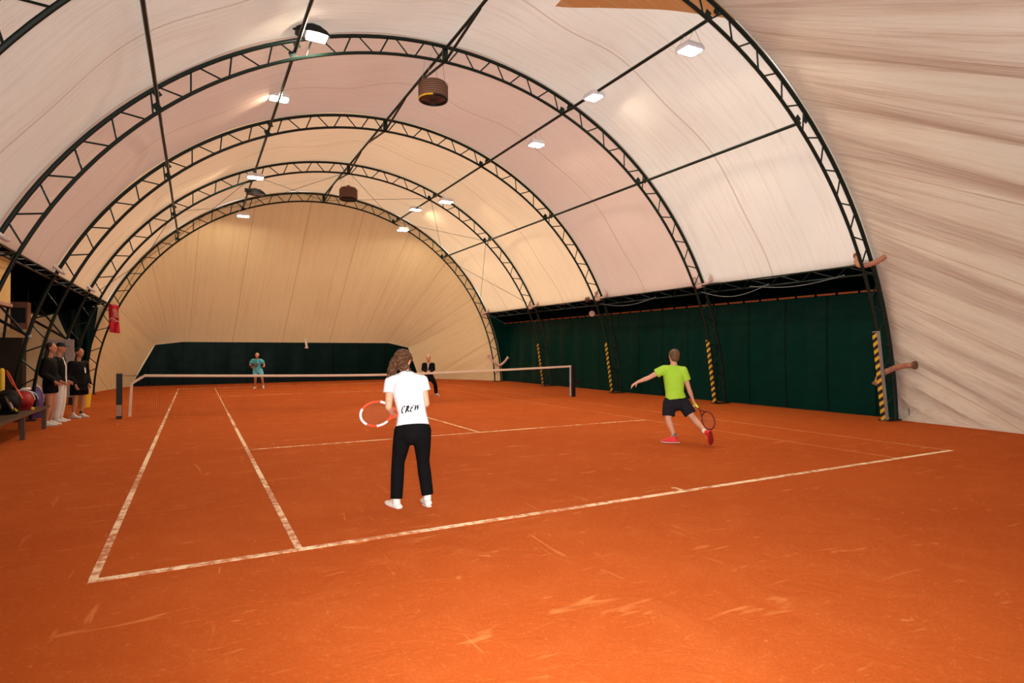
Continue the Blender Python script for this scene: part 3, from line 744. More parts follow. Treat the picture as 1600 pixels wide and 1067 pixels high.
# ------------------------------------------------------------------ tennis net
t = thing('tennis_net', 'black tennis net with a pale headband stretched between the posts', 'tennis net', (0, 0, 0))
def ztop(x): return .915+(1.05-.915)*(abs(x)/6.4)**1.4
xs = np.linspace(-6.15, 6.30, 285)
me_v, me_f = [], []
mb = MB(); wr = .0016
for x in xs: mb.add([(x-wr, 0, .03), (x+wr, 0, .03), (x+wr, .001, ztop(x)), (x-wr, .001, ztop(x)), (x, wr*2, .03), (x, wr*2, ztop(x))], [(0, 1, 2, 3), (1, 4, 5, 2), (4, 0, 3, 5)])
for j in range(21):
    q = j/20
    P_ = [Vector((x, 0, .03+(ztop(x)-.03)*q)) for x in np.linspace(-6.15, 6.30, 26)]
    for a, b in zip(P_[:-1], P_[1:]):
        mb.add([a+Vector((0, 0, -wr)), b+Vector((0, 0, -wr)), b+Vector((0, 0, wr)), a+Vector((0, 0, wr)), a+Vector((0, wr*2, 0)), b+Vector((0, wr*2, 0))], [(0, 1, 2, 3), (3, 2, 5, 4), (4, 5, 1, 0)])
mb.build('netting', MT['net'], t, False)
mb = MB(); XB = list(np.linspace(-5.95, 6.33, 60))
mb.loft([Vector((x, 0, ztop(x)-.028)) for x in XB], [(.032, .008)]*60, 8, Vector((0, 0, 1)))
mb.build('headband', MT['band'], t)
mb = MB(); mb.loft([(-5.95, 0, 1.0), (-6.10, 0, .90), (-6.2, 0, .82), (-6.22, 0, .5), (-6.24, 0, .04)], [(.03, .006)]*5, 8, Vector((1, 0, .2)))
mb.build('side_tape', MT['band'], t)
MB().box((6.30, 0, .52), (.05, .012, .98)).build('side_tape', MT['silver'], t, False)
MB().bar((-6.4, 0, 1.02), (-5.95, 0, 1.0), .006, 6).build('net_cable', MT['steel_dark'], t)
for x, lb, w_ in ((-6.45, 'dark net post on the left beside the spectators', .06), (6.42, 'dark net post on the right with a round winch', .05)):
    t = thing('net_post', lb, 'net post', (x, 0, 0), 'posts holding the tennis net')
    MB().box((x, 0, .535), (w_*2.0, .10, 1.07)).build('post', MT['steel_dark'], t, False)
    if x > 0:
        MB().tube([(x+.05, -.0, .50), (x+.13, 0, .50)], .10, 18).build('winch', MT['black'], t)
        MB().bar((x+.13, 0, .5), (x+.15, -.05, .62), .012, 6).build('crank', MT['steel_dark'], t)
    else:
        MB().box((x+.0, -.02, .20), (.115, .09, .26)).build('winch_plate', MT['band_r'], t, False)

# ------------------------------------------------------------------ left side annex
# slanting struts
STR = [((-7.9, .55, 3.4), (-9.7, .55, 2.93), (-8.25, .55, 1.95)), ((-7.9, 5.4, 3.4), (-9.7, 5.4, 2.93), (-8.25, 5.4, 1.95)), ((-7.9, -4.3, 3.4), (-9.7, -4.3, 2.93), (-8.25, -4.3, 1.95))]
for (a, b, c), nm in zip(STR, ('at the third arch', 'at the fourth arch', 'at the second arch')):
    t = thing('side_strut', 'slanting steel outrigger struts on the left '+nm, 'steel strut', c, 'outrigger struts of the left side annex')
    MB().bar(b, c, .035, 8).build('strut', MT['steel_dark'], t)
    MB().bar((b[0]+.6, b[1], b[2]+.15), (c[0]-.05, c[1], c[2]+.0), .025, 8).build('strut', MT['steel_dark'], t)
    MB().bar(b, (b[0]-.3, b[1], 0), .035, 8).build('post', MT['steel_dark'], t)
    MB().ell(c, (.045, .045, .045)).build('joint', MT['silver'], t)
MB_ = MB().bar((-9.7, YK[0], 2.9), (-9.7, YK[-1]+.2, 2.9), .035, 8)
tag(MB_.build('annex_rail', MT['steel_dark']), 'dark rail along the outer edge of the left soffit', 'rail')
# wedge of green curtain before the far arch
nn = 20; P = np.zeros((nn, nn, 3)); UVw = np.zeros((nn, nn, 2))
for i in range(nn):
    q = i/(nn-1); zz = 3.25-2.45*q
    x0c = -9.35+.95*q**1.2; x1c = -8.05-.35*q
    y_ = 9.9
    for j in range(nn):
        r_ = j/(nn-1); P[i, j] = (x0c+(x1c-x0c)*r_, y_+.08*math.sin(r_*14)*(.3+q), zz); UVw[i, j] = (r_*2, q)
o = grid('green_curtain', P, MT['green_b'], UVw); tag(o, 'dark green curtain hanging to a point behind the left leg of the farthest arch', 'curtain')
o.modifiers.new('t', 'SOLIDIFY').thickness = .01
# buff panel at left edge
p0 = atX(12, 374, -7.95)
t = thing('buff_panel', 'buff panel hanging below the left eave at the picture edge', 'panel', (-7.95, -3.4, 2.5))
MB().box((-7.97, -3.4, 3.07), (.05, 1.72, 1.14)).build('sheet', MT['panel'], t, False)
MB().box((-7.95, -3.4, 2.47), (.07, 1.75, .06)).build('lower_rail', MT['band_r'], t, False)
# dark hanging box
a, b = atY(17, 484, 2.2), atY(44, 514, 2.2)
MB_ = MB().box(((a.x+b.x)/2, 2.3, (a.z+b.z)/2+.1), (abs(b.x-a.x), .35, abs(a.z-b.z)+.2))
t = thing('hanging_box', 'dark brown box hanging under the left soffit', 'box', ((a.x+b.x)/2, 2.3, a.z))
MB_.build('casing', MT['rust'], t, False)
MB().box(((a.x+b.x)/2, 2.11, (a.z+b.z)/2+.1), (abs(b.x-a.x)*.8, .02, abs(a.z-b.z)*.8)).build('front_grille', MT['black'], t, False)
for s in (-.15, .15): MB().bar(((a.x+b.x)/2+s, 2.3, (a.z+b.z)/2+.2), ((a.x+b.x)/2+s, 2.3, 2.93+abs(-9.7-(a.x+b.x)/2-s)*.27 if (a.x+b.x)/2+s > -9.7 else 2.93), .008, 5).build('hanging_rod', MT['steel_dark'], t)
# dark cabinet and grey board
t = thing('tall_cabinet', 'tall dark cabinet standing behind the bench', 'cabinet', (-9.75, 4.6, 0))
MB().box((-9.75, 4.7, 1.0), (1.15, .45, 2.0)).build('body', MT['cabinet'], t, False)
for s in (-1, 1):
    d = MB().box((-9.75+s*.29, 4.465, 1.0), (.56, .02, 1.9)).build('door', MT['cabinet'], t, False)
    MB().bar((-9.75+s*.06, 4.44, 1.0), (-9.75+s*.06, 4.44, 1.15), .008, 6).build('handle', MT['galv'], d)
a, b = atY(66, 531, 5.0), atY(116, 531, 5.0)
t = thing('notice_board', 'pale grey board standing behind the capped man', 'board', ((a.x+b.x)/2, 5.0, 0))
MB().box(((a.x+b.x)/2, 5.0, 1.10), (b.x-a.x, .05, 1.72)).build('sheet', MT['board'], t, False)
MB().box(((a.x+b.x)/2+.16, 4.965, 1.40), (.02, .012, 1.0)).build('divider', MT['greyprint'], t, False)
for s in (a.x+.06, b.x-.06): MB().box((s, 5.0, .12), (.05, .05, .26)).build('leg', MT['steel_dark'], t, False)
# red banner
a = atY(170, 478, 10.1); b = atY(187, 520, 10.1)
P = np.zeros((14, 8, 3))
for i in range(14):
    for j in range(8):
        q, r_ = i/13, j/7
        u_ = 169+r_*16+q*2.5; v_ = 475+r_*2+q*44
        c = atY(u_, v_, 10.1); P[i, j] = (c.x, 10.1+.03*math.sin(r_*9+q*5), c.z)
t = thing('red_banner', 'red banner with worn pale lettering hung on the left leg of the farthest arch', 'banner', (a.x, 10.1, b.z))
o = grid('cloth', P, MT['red'], None, t); o.modifiers.new('t', 'SOLIDIFY').thickness = .008
mb = MB()
rr = random.Random(5)
for k in range(9):
    c = atY(174+rr.uniform(0, 8)+k*.15, 484+k*2.3, 10.03); mb.tube([c+Vector((-.07, 0, -.02)), c+Vector((0, 0, .03)), c+Vector((.06, 0, -.01))], .014, 5)
mb.build('print', MT['band'], t)
# yellow bucket
g = gnd(132, 636); t = thing('yellow_bucket', 'yellow bucket on the clay behind the man in the black coat', 'bucket', g)
MB().loft([g+Vector((0, 0, .0)), g+Vector((0, 0, .38))], [.13, .17], 20).build('body', MT['yellow'], t)
MB().tube([g+Vector((.17*math.cos(k*PI/10), .17*math.sin(k*PI/10), .38)) for k in range(20)], .012, 6, True).build('rim', MT['yellow'], t)
tag(MB().ell(g+Vector((.02, 0, .45)), (.09, .1, .12)).build('red_cloth', MT['red']), 'red cloth stuffed in the yellow bucket', 'cloth')

# bench with bags
def atG(u, v, z, y=None): return gnd(u, v, z)
t = thing('wooden_bench', 'dark wooden bench at the left edge carrying bags and rackets', 'bench', (-7.75, -3.2, 0))
for i in range(4): MB().box((-8.02+i*.135, -3.2, .45), (.12, 3.9, .04)).build('seat_slat', MT['wood'], t, False)
for y_ in (-1.45, -3.2, -4.95):
    for x_ in (-8.0, -7.62): MB().box((x_, y_, .215), (.07, .08, .43)).build('leg', MT['wood'], t, False)
    MB().box((-7.81, y_, .40), (.44, .06, .05)).build('crossbar', MT['wood'], t, False)
def bag(c, sx, sy, sz, label, mat, stripe, group=None, rz=0.2):
    c = Vector(c); t = thing('sports_bag', label, 'sports bag', c, group or 'sports bags on the bench')
    m_ = MB(); ax = (Vector((math.cos(rz), math.sin(rz), 0)), Vector((-math.sin(rz), math.cos(rz), 0)), Vector((0, 0, 1)))
    m_.loft([c+ax[1]*(sy*q)+Vector((0, 0, sz*.5)) for q in (-.46, -.3, 0, .3, .46)], [(sz*.34, sx*.36), (sz*.48, sx*.46), (sz*.52, sx*.5), (sz*.48, sx*.46), (sz*.34, sx*.36)], 16, Vector((0, 0, 1)), 'round'); m_.box(c+Vector((0, 0, sz*.25)), (sx*.8, sy*.85, sz*.5), ax)
    blob(m_, 'body', MT[mat], t, .02, 6)
    for s in (-.22, .22):
        q = [c+ax[1]*(sy*s)+ax[0]*(sx*.5*math.cos(a))+Vector((0, 0, sz*.5+sz*.56*math.sin(a))) for a in [k*PI/12 for k in range(13)]]
        MB().loft(q, [(.008, .02)]*13, 6).build('strap', MT[stripe], t)
    return t
bag((-7.85, -2.02, .47), .36, .62, .36, 'red and black racket bag on the bench beside the bare legged person', 'red_b', 'silver')
bag((-7.9, -2.9, .47), .40, .70, .40, 'black bag in the middle of the bench', 'jacket', 'black')
bag((-7.9, -1.42, .47), .34, .42, .30, 'black bag with pale straps at the far end of the bench', 'jacket', 'silver')
bag((-7.9, -4.3, .47), .42, .60, .38, 'dark bag at the near end of the bench', 'black', 'black')
bag((-8.3, 1.35, 0), .35, .45, .75, 'violet and white bag standing behind the capped man', 'purple', 'white_c', 'bags on the floor')
tag(MB().ell((-7.82, -1.95, .86), (.09, .10, .035)).build('folded_cloth', MT['white_c']), 'crumpled white cloth on top of the red racket bag', 'cloth')
c_ = atX(3, 592, -8.2); tag(MB().loft([c_-Vector((0, 0, .25)), c_+Vector((0, 0, .17)), c_+Vector((0, 0, .21))], [.045, .045, .02], 12).build('ball_tube', MT['yellow']), 'yellow tube standing at the left picture edge', 'ball tube')
tag(MB().ell((-7.62, -2.45, .47+.034), (.034, .034, .034)).build('tennis_ball', MT['yellow']), 'small yellow ball among the bags', 'ball')

# ------------------------------------------------------------------ rackets
def racket(butt, head_dir, face_n, label, frame_m, grip_m, accent=None, Ln=.685, string_m='string', thick=1.0):
    d = Vector(head_dir).normalized(); n = Vector(face_n); n = (n-d*n.dot(d)).normalized(); s = d.cross(n)
    b = Vector(butt); t = thing('tennis_racket', label, 'tennis racket', b, 'tennis rackets')
    hl, hw = .17, .128; hc = b+d*(Ln-hl)
    el = lambda a, k=1: hc+d*(hl*k*math.cos(a))+s*(hw*k*math.sin(a))
    nseg = 40
    fr = MB().tube([el(2*PI*i/nseg) for i in range(nseg)], .0115*thick, 8, True)
    thr0 = b+d*.22
    for sg in (-1, 1): fr.tube([thr0, thr0+d*.06+s*sg*.02, el(PI-sg*.62)], .010*thick, 8)
    fr.bar(b+d*.17, thr0+d*.02, .014*thick, 8)
    fo = fr.build('frame', MT[frame_m], t)
    if accent:
        for a0, a1 in accent[1]:
            MB().tube([el(math.radians(a0+(a1-a0)*i/10), 1.005) for i in range(11)], .0128*thick, 8).build('frame_accent', MT[accent[0]], fo)
    st = MB()
    for i in range(-7, 8):
        x = i*hw/8; h = hl*math.sqrt(max(0, 1-(x/hw)**2)); st.bar(hc+s*x-d*h, hc+s*x+d*h, .0007, 4)
    for i in range(-9, 10):
        y = i*hl/10; h = hw*math.sqrt(max(0, 1-(y/hl)**2)); st.bar(hc+d*y-s*h, hc+d*y+s*h, .0007, 4)
    st.build('strings', MT[string_m], t)
    MB().loft([b, b+d*.01, b+d*.17, b+d*.19], [.0185, .0165, .0155, .013], 8).build('grip', MT[grip_m], t)
    return t

# ------------------------------------------------------------------ people
def hand(mb, wrist, d, palm_n, size=1.0, curl=.6, thumb_side=1, grip=None):
    """palm, five unequal bent fingers; d = direction wrist->fingers, palm_n = where the palm faces"""
    d = Vector(d).normalized(); n = Vector(palm_n); n = (n-d*n.dot(d)).normalized(); s = d.cross(n)*thumb_side
    w_ = Vector(wrist); k = size
    mb.loft([w_, w_+d*.03*k, w_+d*.085*k], [(.024*k, .017*k), (.036*k, .016*k), (.038*k, .014*k)], 12, s, 'round')
    for i, (off, ln) in enumerate(((.029, .072), (.010, .080), (-.010, .074), (-.028, .058))):
        p = w_+d*.085*k+s*off*k; a = curl*(.8+.12*i); dd = d
        for j, f in enumerate((.45, .32, .23)):
            dd2 = (dd*math.cos(a)+n*math.sin(a)).normalized(); nn_ = (n*math.cos(a)-dd*math.sin(a)).normalized()
            q = p+dd2*ln*f*k; mb.cap(p, q, (.0095-.001*j)*k, (.0088-.001*j)*k, 8); p = q; dd, n_old = dd2, nn_
            n_save = nn_
            a2 = a
            # keep bending in the same plane
            n, _ = nn_, None
        n = Vector(palm_n); n = (n-d*n.dot(d)).normalized()
    p = w_+d*.025*k+s*.028*k; q = p+(d*.55+s*.75+n*.3).normalized()*.042*k; r = q+(d*.85+s*.1+n*.55).normalized()*.034*k
    mb.cap(p, q, .012*k, .0105*k, 8); mb.cap(q, r, .0105*k, .009*k, 8)

def head(mb, c, fw, up, k=1.0):
    fw = Vector(fw).normalized(); up = Vector(up); up = (up-fw*up.dot(fw)).normalized(); s = fw.cross(up)
    ax = (s, fw, up)
    mb.ell(c+up*.018*k, (.074*k, .092*k, .100*k), ax, 20, 14)
    mb.ell(c-up*.045*k+fw*.022*k, (.058*k, .070*k, .068*k), ax, 18, 12)      # jaw
    mb.ell(c-up*.095*k+fw*.066*k, (.020*k, .016*k, .016*k), ax, 10, 8)       # chin
    mb.loft([c+up*.022*k+fw*.088*k, c-up*.022*k+fw*.108*k], [(.008*k, .008*k), (.015*k, .011*k)], 8, s, 'round')  # nose
    mb.cap(c+up*.028*k+fw*.083*k+s*.045*k, c+up*.028*k+fw*.083*k-s*.045*k, .010*k, .010*k, 8)     # brow
    mb.cap(c-up*.055*k+fw*.090*k+s*.02*k, c-up*.055*k+fw*.090*k-s*.02*k, .008*k, .008*k, 8)       # lips
    for sg in (-1, 1):
        mb.loft([c+s*sg*.076*k-up*.028*k-fw*.005*k, c+s*sg*.084*k+up*.018*k-fw*.012*k], [(.014*k, .008*k), (.020*k, .009*k)], 10, fw, 'round')
def face_details(c, fw, up, parent, k=1.0):
    fw = Vector(fw).normalized(); up = Vector(up); up = (up-fw*up.dot(fw)).normalized(); s = fw.cross(up)
    for sg in (-1, 1):
        MB().ell(c+up*.010*k+fw*.084*k+s*sg*.030*k, (.012*k, .008*k, .007*k), (s, fw, up), 10, 8).build('eye', MT['ink'], parent)
    MB().cap(c-up*.055*k+fw*.098*k+s*.02*k, c-up*.055*k+fw*.098*k-s*.02*k, .005*k, .005*k, 8).build('mouth', MT['rust'], parent)

def shoe(an, toe, mat, sole_m, parent, k=1.0, up=(0, 0, 1), low=0.0, sock=None):
    """an = ankle joint, toe = tip; sole lies below along up"""
    an, toe, up = Vector(an), Vector(toe), Vector(up).normalized()
    d = toe-an; d = (d-up*d.dot(up)).normalized(); s = d.cross(up); heel = an-up*.075*k-d*.055*k
    L_ = .275*k
    m_ = MB()
    m_.loft([heel, heel+d*.06*k, heel+d*.14*k, heel+d*.21*k, heel+d*.26*k],
            [(.030*k, .038*k), (.034*k, .043*k), (.036*k, .048*k), (.030*k, .047*k), (.020*k, .030*k)], 14, up, 'round')
    m_.loft([an-up*.05*k, an+up*.015*k], [(.046*k, .040*k), (.043*k, .039*k)], 14, d, 'flat')
    m_.loft([an-up*.02*k+d*.02*k, heel+d*.17*k+up*.018*k], [(.034*k, .036*k), (.022*k, .036*k)], 12, up, 'round')
    o = blob(m_, 'shoe', MT[mat], parent, .008*max(k, 1), 3)
    sb = MB(); sb.loft([heel-up*.030*k-d*.03*k, heel-up*.032*k+d*.05*k, heel-up*.032*k+d*.14*k, heel-up*.030*k+d*.22*k, heel-up*.022*k+d*.275*k],
            [(.010*k, .030*k), (.013*k, .042*k), (.012*k, .046*k), (.012*k, .048*k), (.008*k, .026*k)], 14, up, 'round')
    sb.build('sole', MT[sole_m], o)
    lc = MB()
    for i in range(4):
        q = heel+d*(.10+.025*i)*k+up*(.050-.008*i)*k; lc.cap(q+s*.024*k, q-s*.024*k, .004*k, .004*k, 6)
    lc.build('laces', MT['sole'], o)
    if sock: MB().loft([an-up*.0*k, an+up*.055*k], [.041*k, .043*k], 12).build('sock', MT[sock], parent)

def limb(mb, pts, rad, side=None): mb.loft(pts, rad, 14, side, 'round')
def lerp(a, b, t): return Vector(a)*(1-t)+Vector(b)*t

def body_mesh(J, skin, root, k=1.0, voxel=.011, fem=False, hands=None, upv=None):
    mb = MB(); side = (J['shR']-J['shL']).normalized(); hs = (J['hipR']-J['hipL']).normalized()
    pel = (J['hipL']+J['hipR'])/2; ch = J['chest']; nk = J['neck']; wa = J['waist']
    mb.loft([pel-Vector((0, 0, .0*k)), pel+Vector((0, 0, .05*k)), wa, ch], [(.13*k, .085*k), (.14*k, .095*k), (.12*k, .088*k), (.145*k, .10*k)], 18, hs, 'flat')
    mb.loft([wa, ch, lerp(ch, nk, .7)], [(.12*k, .09*k), (.15*k, .105*k), (.11*k, .07*k)], 18, side, 'round')
    mb.cap(nk-Vector((0, 0, .04*k)), lerp(nk, J['head'], .55), .056*k, .050*k)
    for S in 'LR':
        sh, el, wr, hp, kn, an = (J[x+S] for x in ('sh', 'el', 'wr', 'hip', 'kn', 'an'))
        mb.cap(lerp(ch, nk, .6), sh, .062*k, .050*k)
        limb(mb, [sh, lerp(sh, el, .45), el], [.050*k, .046*k, .037*k])
        limb(mb, [el, lerp(el, wr, .3), wr], [.037*k, .038*k, .0245*k])
        limb(mb, [hp, lerp(hp, kn, .45), kn], [.076*k, .072*k, .052*k])
        limb(mb, [kn, lerp(kn, an, .3), lerp(kn, an, .75), an], [.051*k, .055*k, .038*k, .036*k])
        mb.cap(an, an+(J['toe'+S]-an)*.30-Vector((0, 0, .035)), .032*k, .024*k)
        h = (hands or {}).get(S, {})
        hd = h.get('dir', wr-el); pn = h.get('palm', Vector((0, 0, -1)))
        hand(mb, wr, hd, pn, k, h.get('curl', .45), h.get('thumb', 1 if S == 'L' else -1))
    head(mb, J['head'], J['face'], J.get('hup', Vector((0, 0, 1))), k)
    b = blob(mb, 'body', MT[skin], root, voxel, 3)
    face_details(J['head'], J['face'], J.get('hup', Vector((0, 0, 1))), b, k)
    return b
def shirt(J, mat, root, k=1.0, sleeve=.5, inf=1.0, voxel=.011, hem=.0, name='t_shirt', long=False, length=0.0, wide=1.0, hemtilt=0):
    mb = MB(); side = (J['shR']-J['shL']).normalized(); hs = (J['hipR']-J['hipL']).normalized()
    pel = (J['hipL']+J['hipR'])/2; ch, nk, wa = J['chest'], J['neck'], J['waist']; e = .014*k*inf
    bot = pel+Vector((0, 0, hem-length)); 
    q = [(.155*k*wide+e, .112*k+e), (.128*k*wide+e, .098*k+e), (.155*k+e, .115*k+e)]
    mb.loft([bot, lerp(bot, wa, .5), wa], [q[0], ((q[0][0]+q[1][0])/2, (q[0][1]+q[1][1])/2), q[1]], 20, hs, 'flat')
    mb.loft([lerp(bot, wa, .8), wa, ch, lerp(ch, nk, .62), lerp(ch, nk, .93)], [q[1], q[1], q[2], (.12*k+e, .082*k+e), (.062*k+e, .056*k+e)], 20, side, 'flat')
    for S in 'LR':
        sh, el, wr = J['sh'+S], J['el'+S], J['wr'+S]
        mb.cap(lerp(ch, nk, .55), sh, .070*k+e, .054*k+e)
        mb.ell(sh, (.054*k+e, .054*k+e, .054*k+e))
        if long:
            mb.loft([sh, el], [.054*k+e, .046*k+e], 14); mb.ell(el, (.046*k+e,)*3); mb.loft([el, lerp(el, wr, .95)], [.046*k+e, .034*k+e], 14)
        else: mb.loft([sh, lerp(sh, el, sleeve)], [.054*k+e, .054*k+e*1.4], 14)
    return blob(mb, name, MT[mat], root, voxel, 3)
def trousers(J, mat, root, k=1.0, to=1.0, inf=1.0, voxel=.011, name='trousers', flare=1.0):
    mb = MB(); hs = (J['hipR']-J['hipL']).normalized(); pel = (J['hipL']+J['hipR'])/2; e = .012*k*inf; wa = J['waist']
    mb.loft([lerp(pel, wa, .62), pel+Vector((0, 0, .03*k)), pel-Vector((0, 0, .05*k))], [(.128*k+e, .096*k+e), (.152*k+e, .112*k+e), (.150*k+e, .11*k+e)], 20, hs, 'flat')
    mb.ell(pel-Vector((0, 0, .06*k)), (.12*k+e, .105*k+e, .075*k+e), (hs, hs.cross(Vector((0, 0, 1))), Vector((0, 0, 1))))
    for S in 'LR':
        hp, kn, an = J['hip'+S], J['kn'+S], J['an'+S]
        if to <= 1: mb.loft([hp, lerp(hp, kn, to*.5), lerp(hp, kn, to)], [.088*k+e, (.080*k+e)*(1+(flare-1)*.5), (.068*k+e)*flare], 16); mb.ell(hp, (.088*k+e,)*3)
        else:
            mb.ell(hp, (.088*k+e,)*3); mb.loft([hp, lerp(hp, kn, .5), kn], [.088*k+e, .076*k+e, .056*k+e], 16); mb.ell(kn, (.056*k+e,)*3)
            mb.loft([kn, lerp(kn, an, .35), lerp(kn, an, 1.0)], [.056*k+e, .057*k+e, .050*k+e], 16)
    return blob(mb, name, MT[mat], root, voxel, 3)

def strokes_on(obj, O, sx, sy, look, lines, r, name, mat, parent):
    """lay pen strokes on a garment: 2D strokes in metres, cast along 'look' onto the mesh"""
    me = obj.data; bvh = BVHTree.FromPolygons([v.co[:] for v in me.vertices], [p.vertices[:] for p in me.polygons])
    mb = MB()
    for ln, th in lines:
        pts = []
        for i in range(len(ln)-1):
            for j in range(5):
                a = Vector(ln[i]).lerp(Vector(ln[i+1]), j/5); pts.append(a)
        pts.append(Vector(ln[-1])); W = []
        for a in pts:
            o_ = O+sx*a.x+sy*a.y-look*.6; h = bvh.ray_cast(o_, look)
            if h[0] is not None: W.append(h[0]-look*.0015)
        if len(W) > 1: mb.loft(W, [(r*th, .0015)]*len(W), 6, sx*.8+sy*.6)
    return mb.build(name, mat, parent, True)

# --- woman in white, near left
g0 = gnd(640, 792); D0 = (g0-CAM).dot(fwd)
def W_(u, v, dd=0): return atD(u, v, D0+dd)
kw = .97
J = dict(hipL=W_(630.5, 674, .02), hipR=W_(659, 673, .02), waist=W_(644, 645, .06), chest=W_(637, 607, .14), neck=W_(633, 581, .22), head=W_(630, 566, .30),
         shL=W_(610.5, 597, .17), shR=W_(659.5, 595.5, .17), elL=W_(607, 636, .10), elR=W_(666, 631, .14), wrL=W_(615.5, 649, .30), wrR=W_(650, 641, .36),
         knL=W_(622, 722, .06), knR=W_(661, 720, .10), anL=W_(619.5, 779, .0), anR=W_(668, 773, .06))
J['toeL'] = J['anL']+(-RT*.15+fwd*.18); J['toeR'] = J['anR']+(-RT*.08+fwd*.22)
J['face'] = fwd*.80+RT*.28-UP*.35; J['hup'] = UP+fwd*.35
t = thing('person', 'person with curly brown hair in white T-shirt and black trousers, waiting with a red racket', 'person', (g0.x, g0.y, 0))
body_mesh(J, 'skin', t, kw, .010, hands={'L': dict(dir=RT*.75+fwd*.6-UP*.2, palm=-UP, curl=.75), 'R': dict(dir=-RT*.8+fwd*.3-UP*.1, palm=-UP, curl=.75)})
ts = shirt(J, 'shirt_w', t, kw, .44, 1.0, .009, hem=.055, wide=1.06)
trousers(J, 'trouser', t, kw, 2, 1.1, .010)
shoe(J['anL'], J['toeL'], 'shoe_w', 'sole', t, 1.0); shoe(J['anR'], J['toeR'], 'shoe_w', 'sole', t, 1.0, up=UP*.95+fwd*.12)
# curly hair: tufts over the skull and a loose bunch to the left
mb = MB(); rr = random.Random(3); hc = J['head']
fw_, hu = J['face'].normalized(), (J['hup']-J['face'].normalized()*J['hup'].dot(J['face'].normalized())).normalized(); hs_ = fw_.cross(hu)
mb.ell(hc+hu*.03-fw_*.02, (.088, .095, .10), (hs_, fw_, hu), 18, 12)
for i in range(150):
    a = rr.uniform(0, 2*PI); b = rr.uniform(-.2, 1.0); ph = math.acos(max(-1, min(1, b)))
    q = hs_*math.sin(ph)*math.cos(a)*.092+fw_*(math.sin(ph)*math.sin(a)*.098)+hu*(math.cos(ph)*.105)
    if q.dot(fw_) > .05 and q.dot(hu) < .03: continue
    c = hc+hu*.02-fw_*.015+q; r = rr.uniform(.012, .022); mb.ell(c, (r, r, r), None, 8, 6)
L1 = W_(611, 583, .16)
for i in range(120):
    q = rr.random(); c = lerp(W_(621, 560, .24), L1, q)+Vector((rr.gauss(0, .024), rr.gauss(0, .026), rr.gauss(0, .02)))*(1.15-.45*q)
    r = rr.uniform(.014, .024); mb.ell(c, (r, r, r*1.3), None, 8, 6)
for i in range(40):
    c = W_(630+rr.gauss(0, 5.5), 574+rr.gauss(0, 3), .20+rr.gauss(0, .01)); r = rr.uniform(.012, .02); mb.ell(c, (r, r, r*1.2), None, 8, 6)
blob(mb, 'hair', MT['hair_b'], t, .007, 1)
# lettering CREW and the small grey print
O = W_(644, 638, 0); cr = RT.copy(); cu = (UP+RT*.14).normalized(); sxv = (RT+UP*.14).normalized()
Q = 1/154.
def stk(pts, th=1): return ([(x*Q, y*Q) for x, y in pts], th)
lets = [stk([(-11, 4), (-12.5, 6), (-14.5, 4), (-15.5, 0), (-15, -3.5), (-13, -5), (-11, -3.5)]),
        stk([(-8.5, -5), (-8, 0), (-7, 4.5)], 1.2), stk([(-9, 4), (-6, 5.5), (-4.5, 3.5), (-6, 1), (-8, .2)]), stk([(-7.5, .2), (-5.5, -1.5), (-3.5, -4.2)], 1.1),
        stk([(3, 5), (.5, 4.6), (-1, 1), (-1.6, -3.8), (1.4, -4)]), stk([(-1, .8), (2, 1.2)]),
        stk([(5, 5), (5.5, -3.2)], 1.4), stk([(5.5, -3.2), (8, 4.5)], .8), stk([(8, 4.5), (9.2, -3)], 1.5), stk([(9.2, -3), (12, 5)], .7)]
strokes_on(ts, O, sxv, cu, fwd, lets, .0066, 'lettering', MT['ink'], ts)
O2 = W_(635, 580.5, 0)
strokes_on(ts, O2, RT, UP, fwd, [stk([(-4.6, 1.2), (4.6, 1.2)], 1.6), stk([(-4.6, -1.2), (4.6, -1.2)], 1.6)], .0062, 'print', MT['greyprint'], ts)
hd = (W_(586, 646.5, .06)-W_(616, 650, .33)); 
hc_ = W_(588, 646.5, .10); dr = (-RT*.80-fwd*.58+UP*.04).normalized(); butt = hc_-dr*(.685-.17)
racket(butt, dr, fwd*.8-RT*.58+UP*.12, 'red and white tennis racket held low by the woman in white', 'racket_r', 'white_c', ('racket_w', [(-25, 55), (95, 140), (205, 260)]))

# --- man in lime shirt, right
g0 = gnd(1048, 691); D0 = (g0-CAM).dot(fwd); km = 1.04
J = dict(hipL=W_(1046, 629, 0), hipR=W_(1066, 627, .0), waist=W_(1054, 612, .02), chest=W_(1053, 589, .05), neck=W_(1052.5, 570, .08), head=W_(1053, 557.5, .10),
         shL=W_(1037.5, 577, .10), shR=W_(1067.5, 579, .02), elL=W_(1014, 590, .16), elR=W_(1076.5, 608, .05), wrL=W_(996, 597, .20), wrR=W_(1082.5, 624.5, .10),
         knL=W_(1044, 655, -.05), knR=W_(1082, 652, -.10), anL=W_(1053.5, 681.5, -.08), anR=W_(1103, 675, -.42))
J['toeL'] = J['anL']+(-RT*.2+fwd*.05); J['toeR'] = J['anR']-UP*.2+RT*.10+fwd*.04
J['face'] = fwd*.9-RT*.15-UP*.1; J['hup'] = UP
t = thing('person', 'person in lime T-shirt, dark shorts and red shoes, arms spread mid-stride', 'person', (g0.x, g0.y, 0))
body_mesh(J, 'skin', t, km, .011, hands={'L': dict(dir=-RT*.75-UP*.45, palm=-UP+fwd*.2, curl=.35, thumb=1), 'R': dict(dir=RT*.5-UP*.85, palm=-RT, curl=.9)})
shirt(J, 'shirt_y', t, km, .52, 1.3, .011, hem=.045, wide=1.02)
trousers(J, 'shorts', t, km, .80, 1.5, .011, 'shorts', 1.18)
shoe(J['anL'], J['toeL'], 'shoe_r', 'sole', t, .98, sock='greyprint')
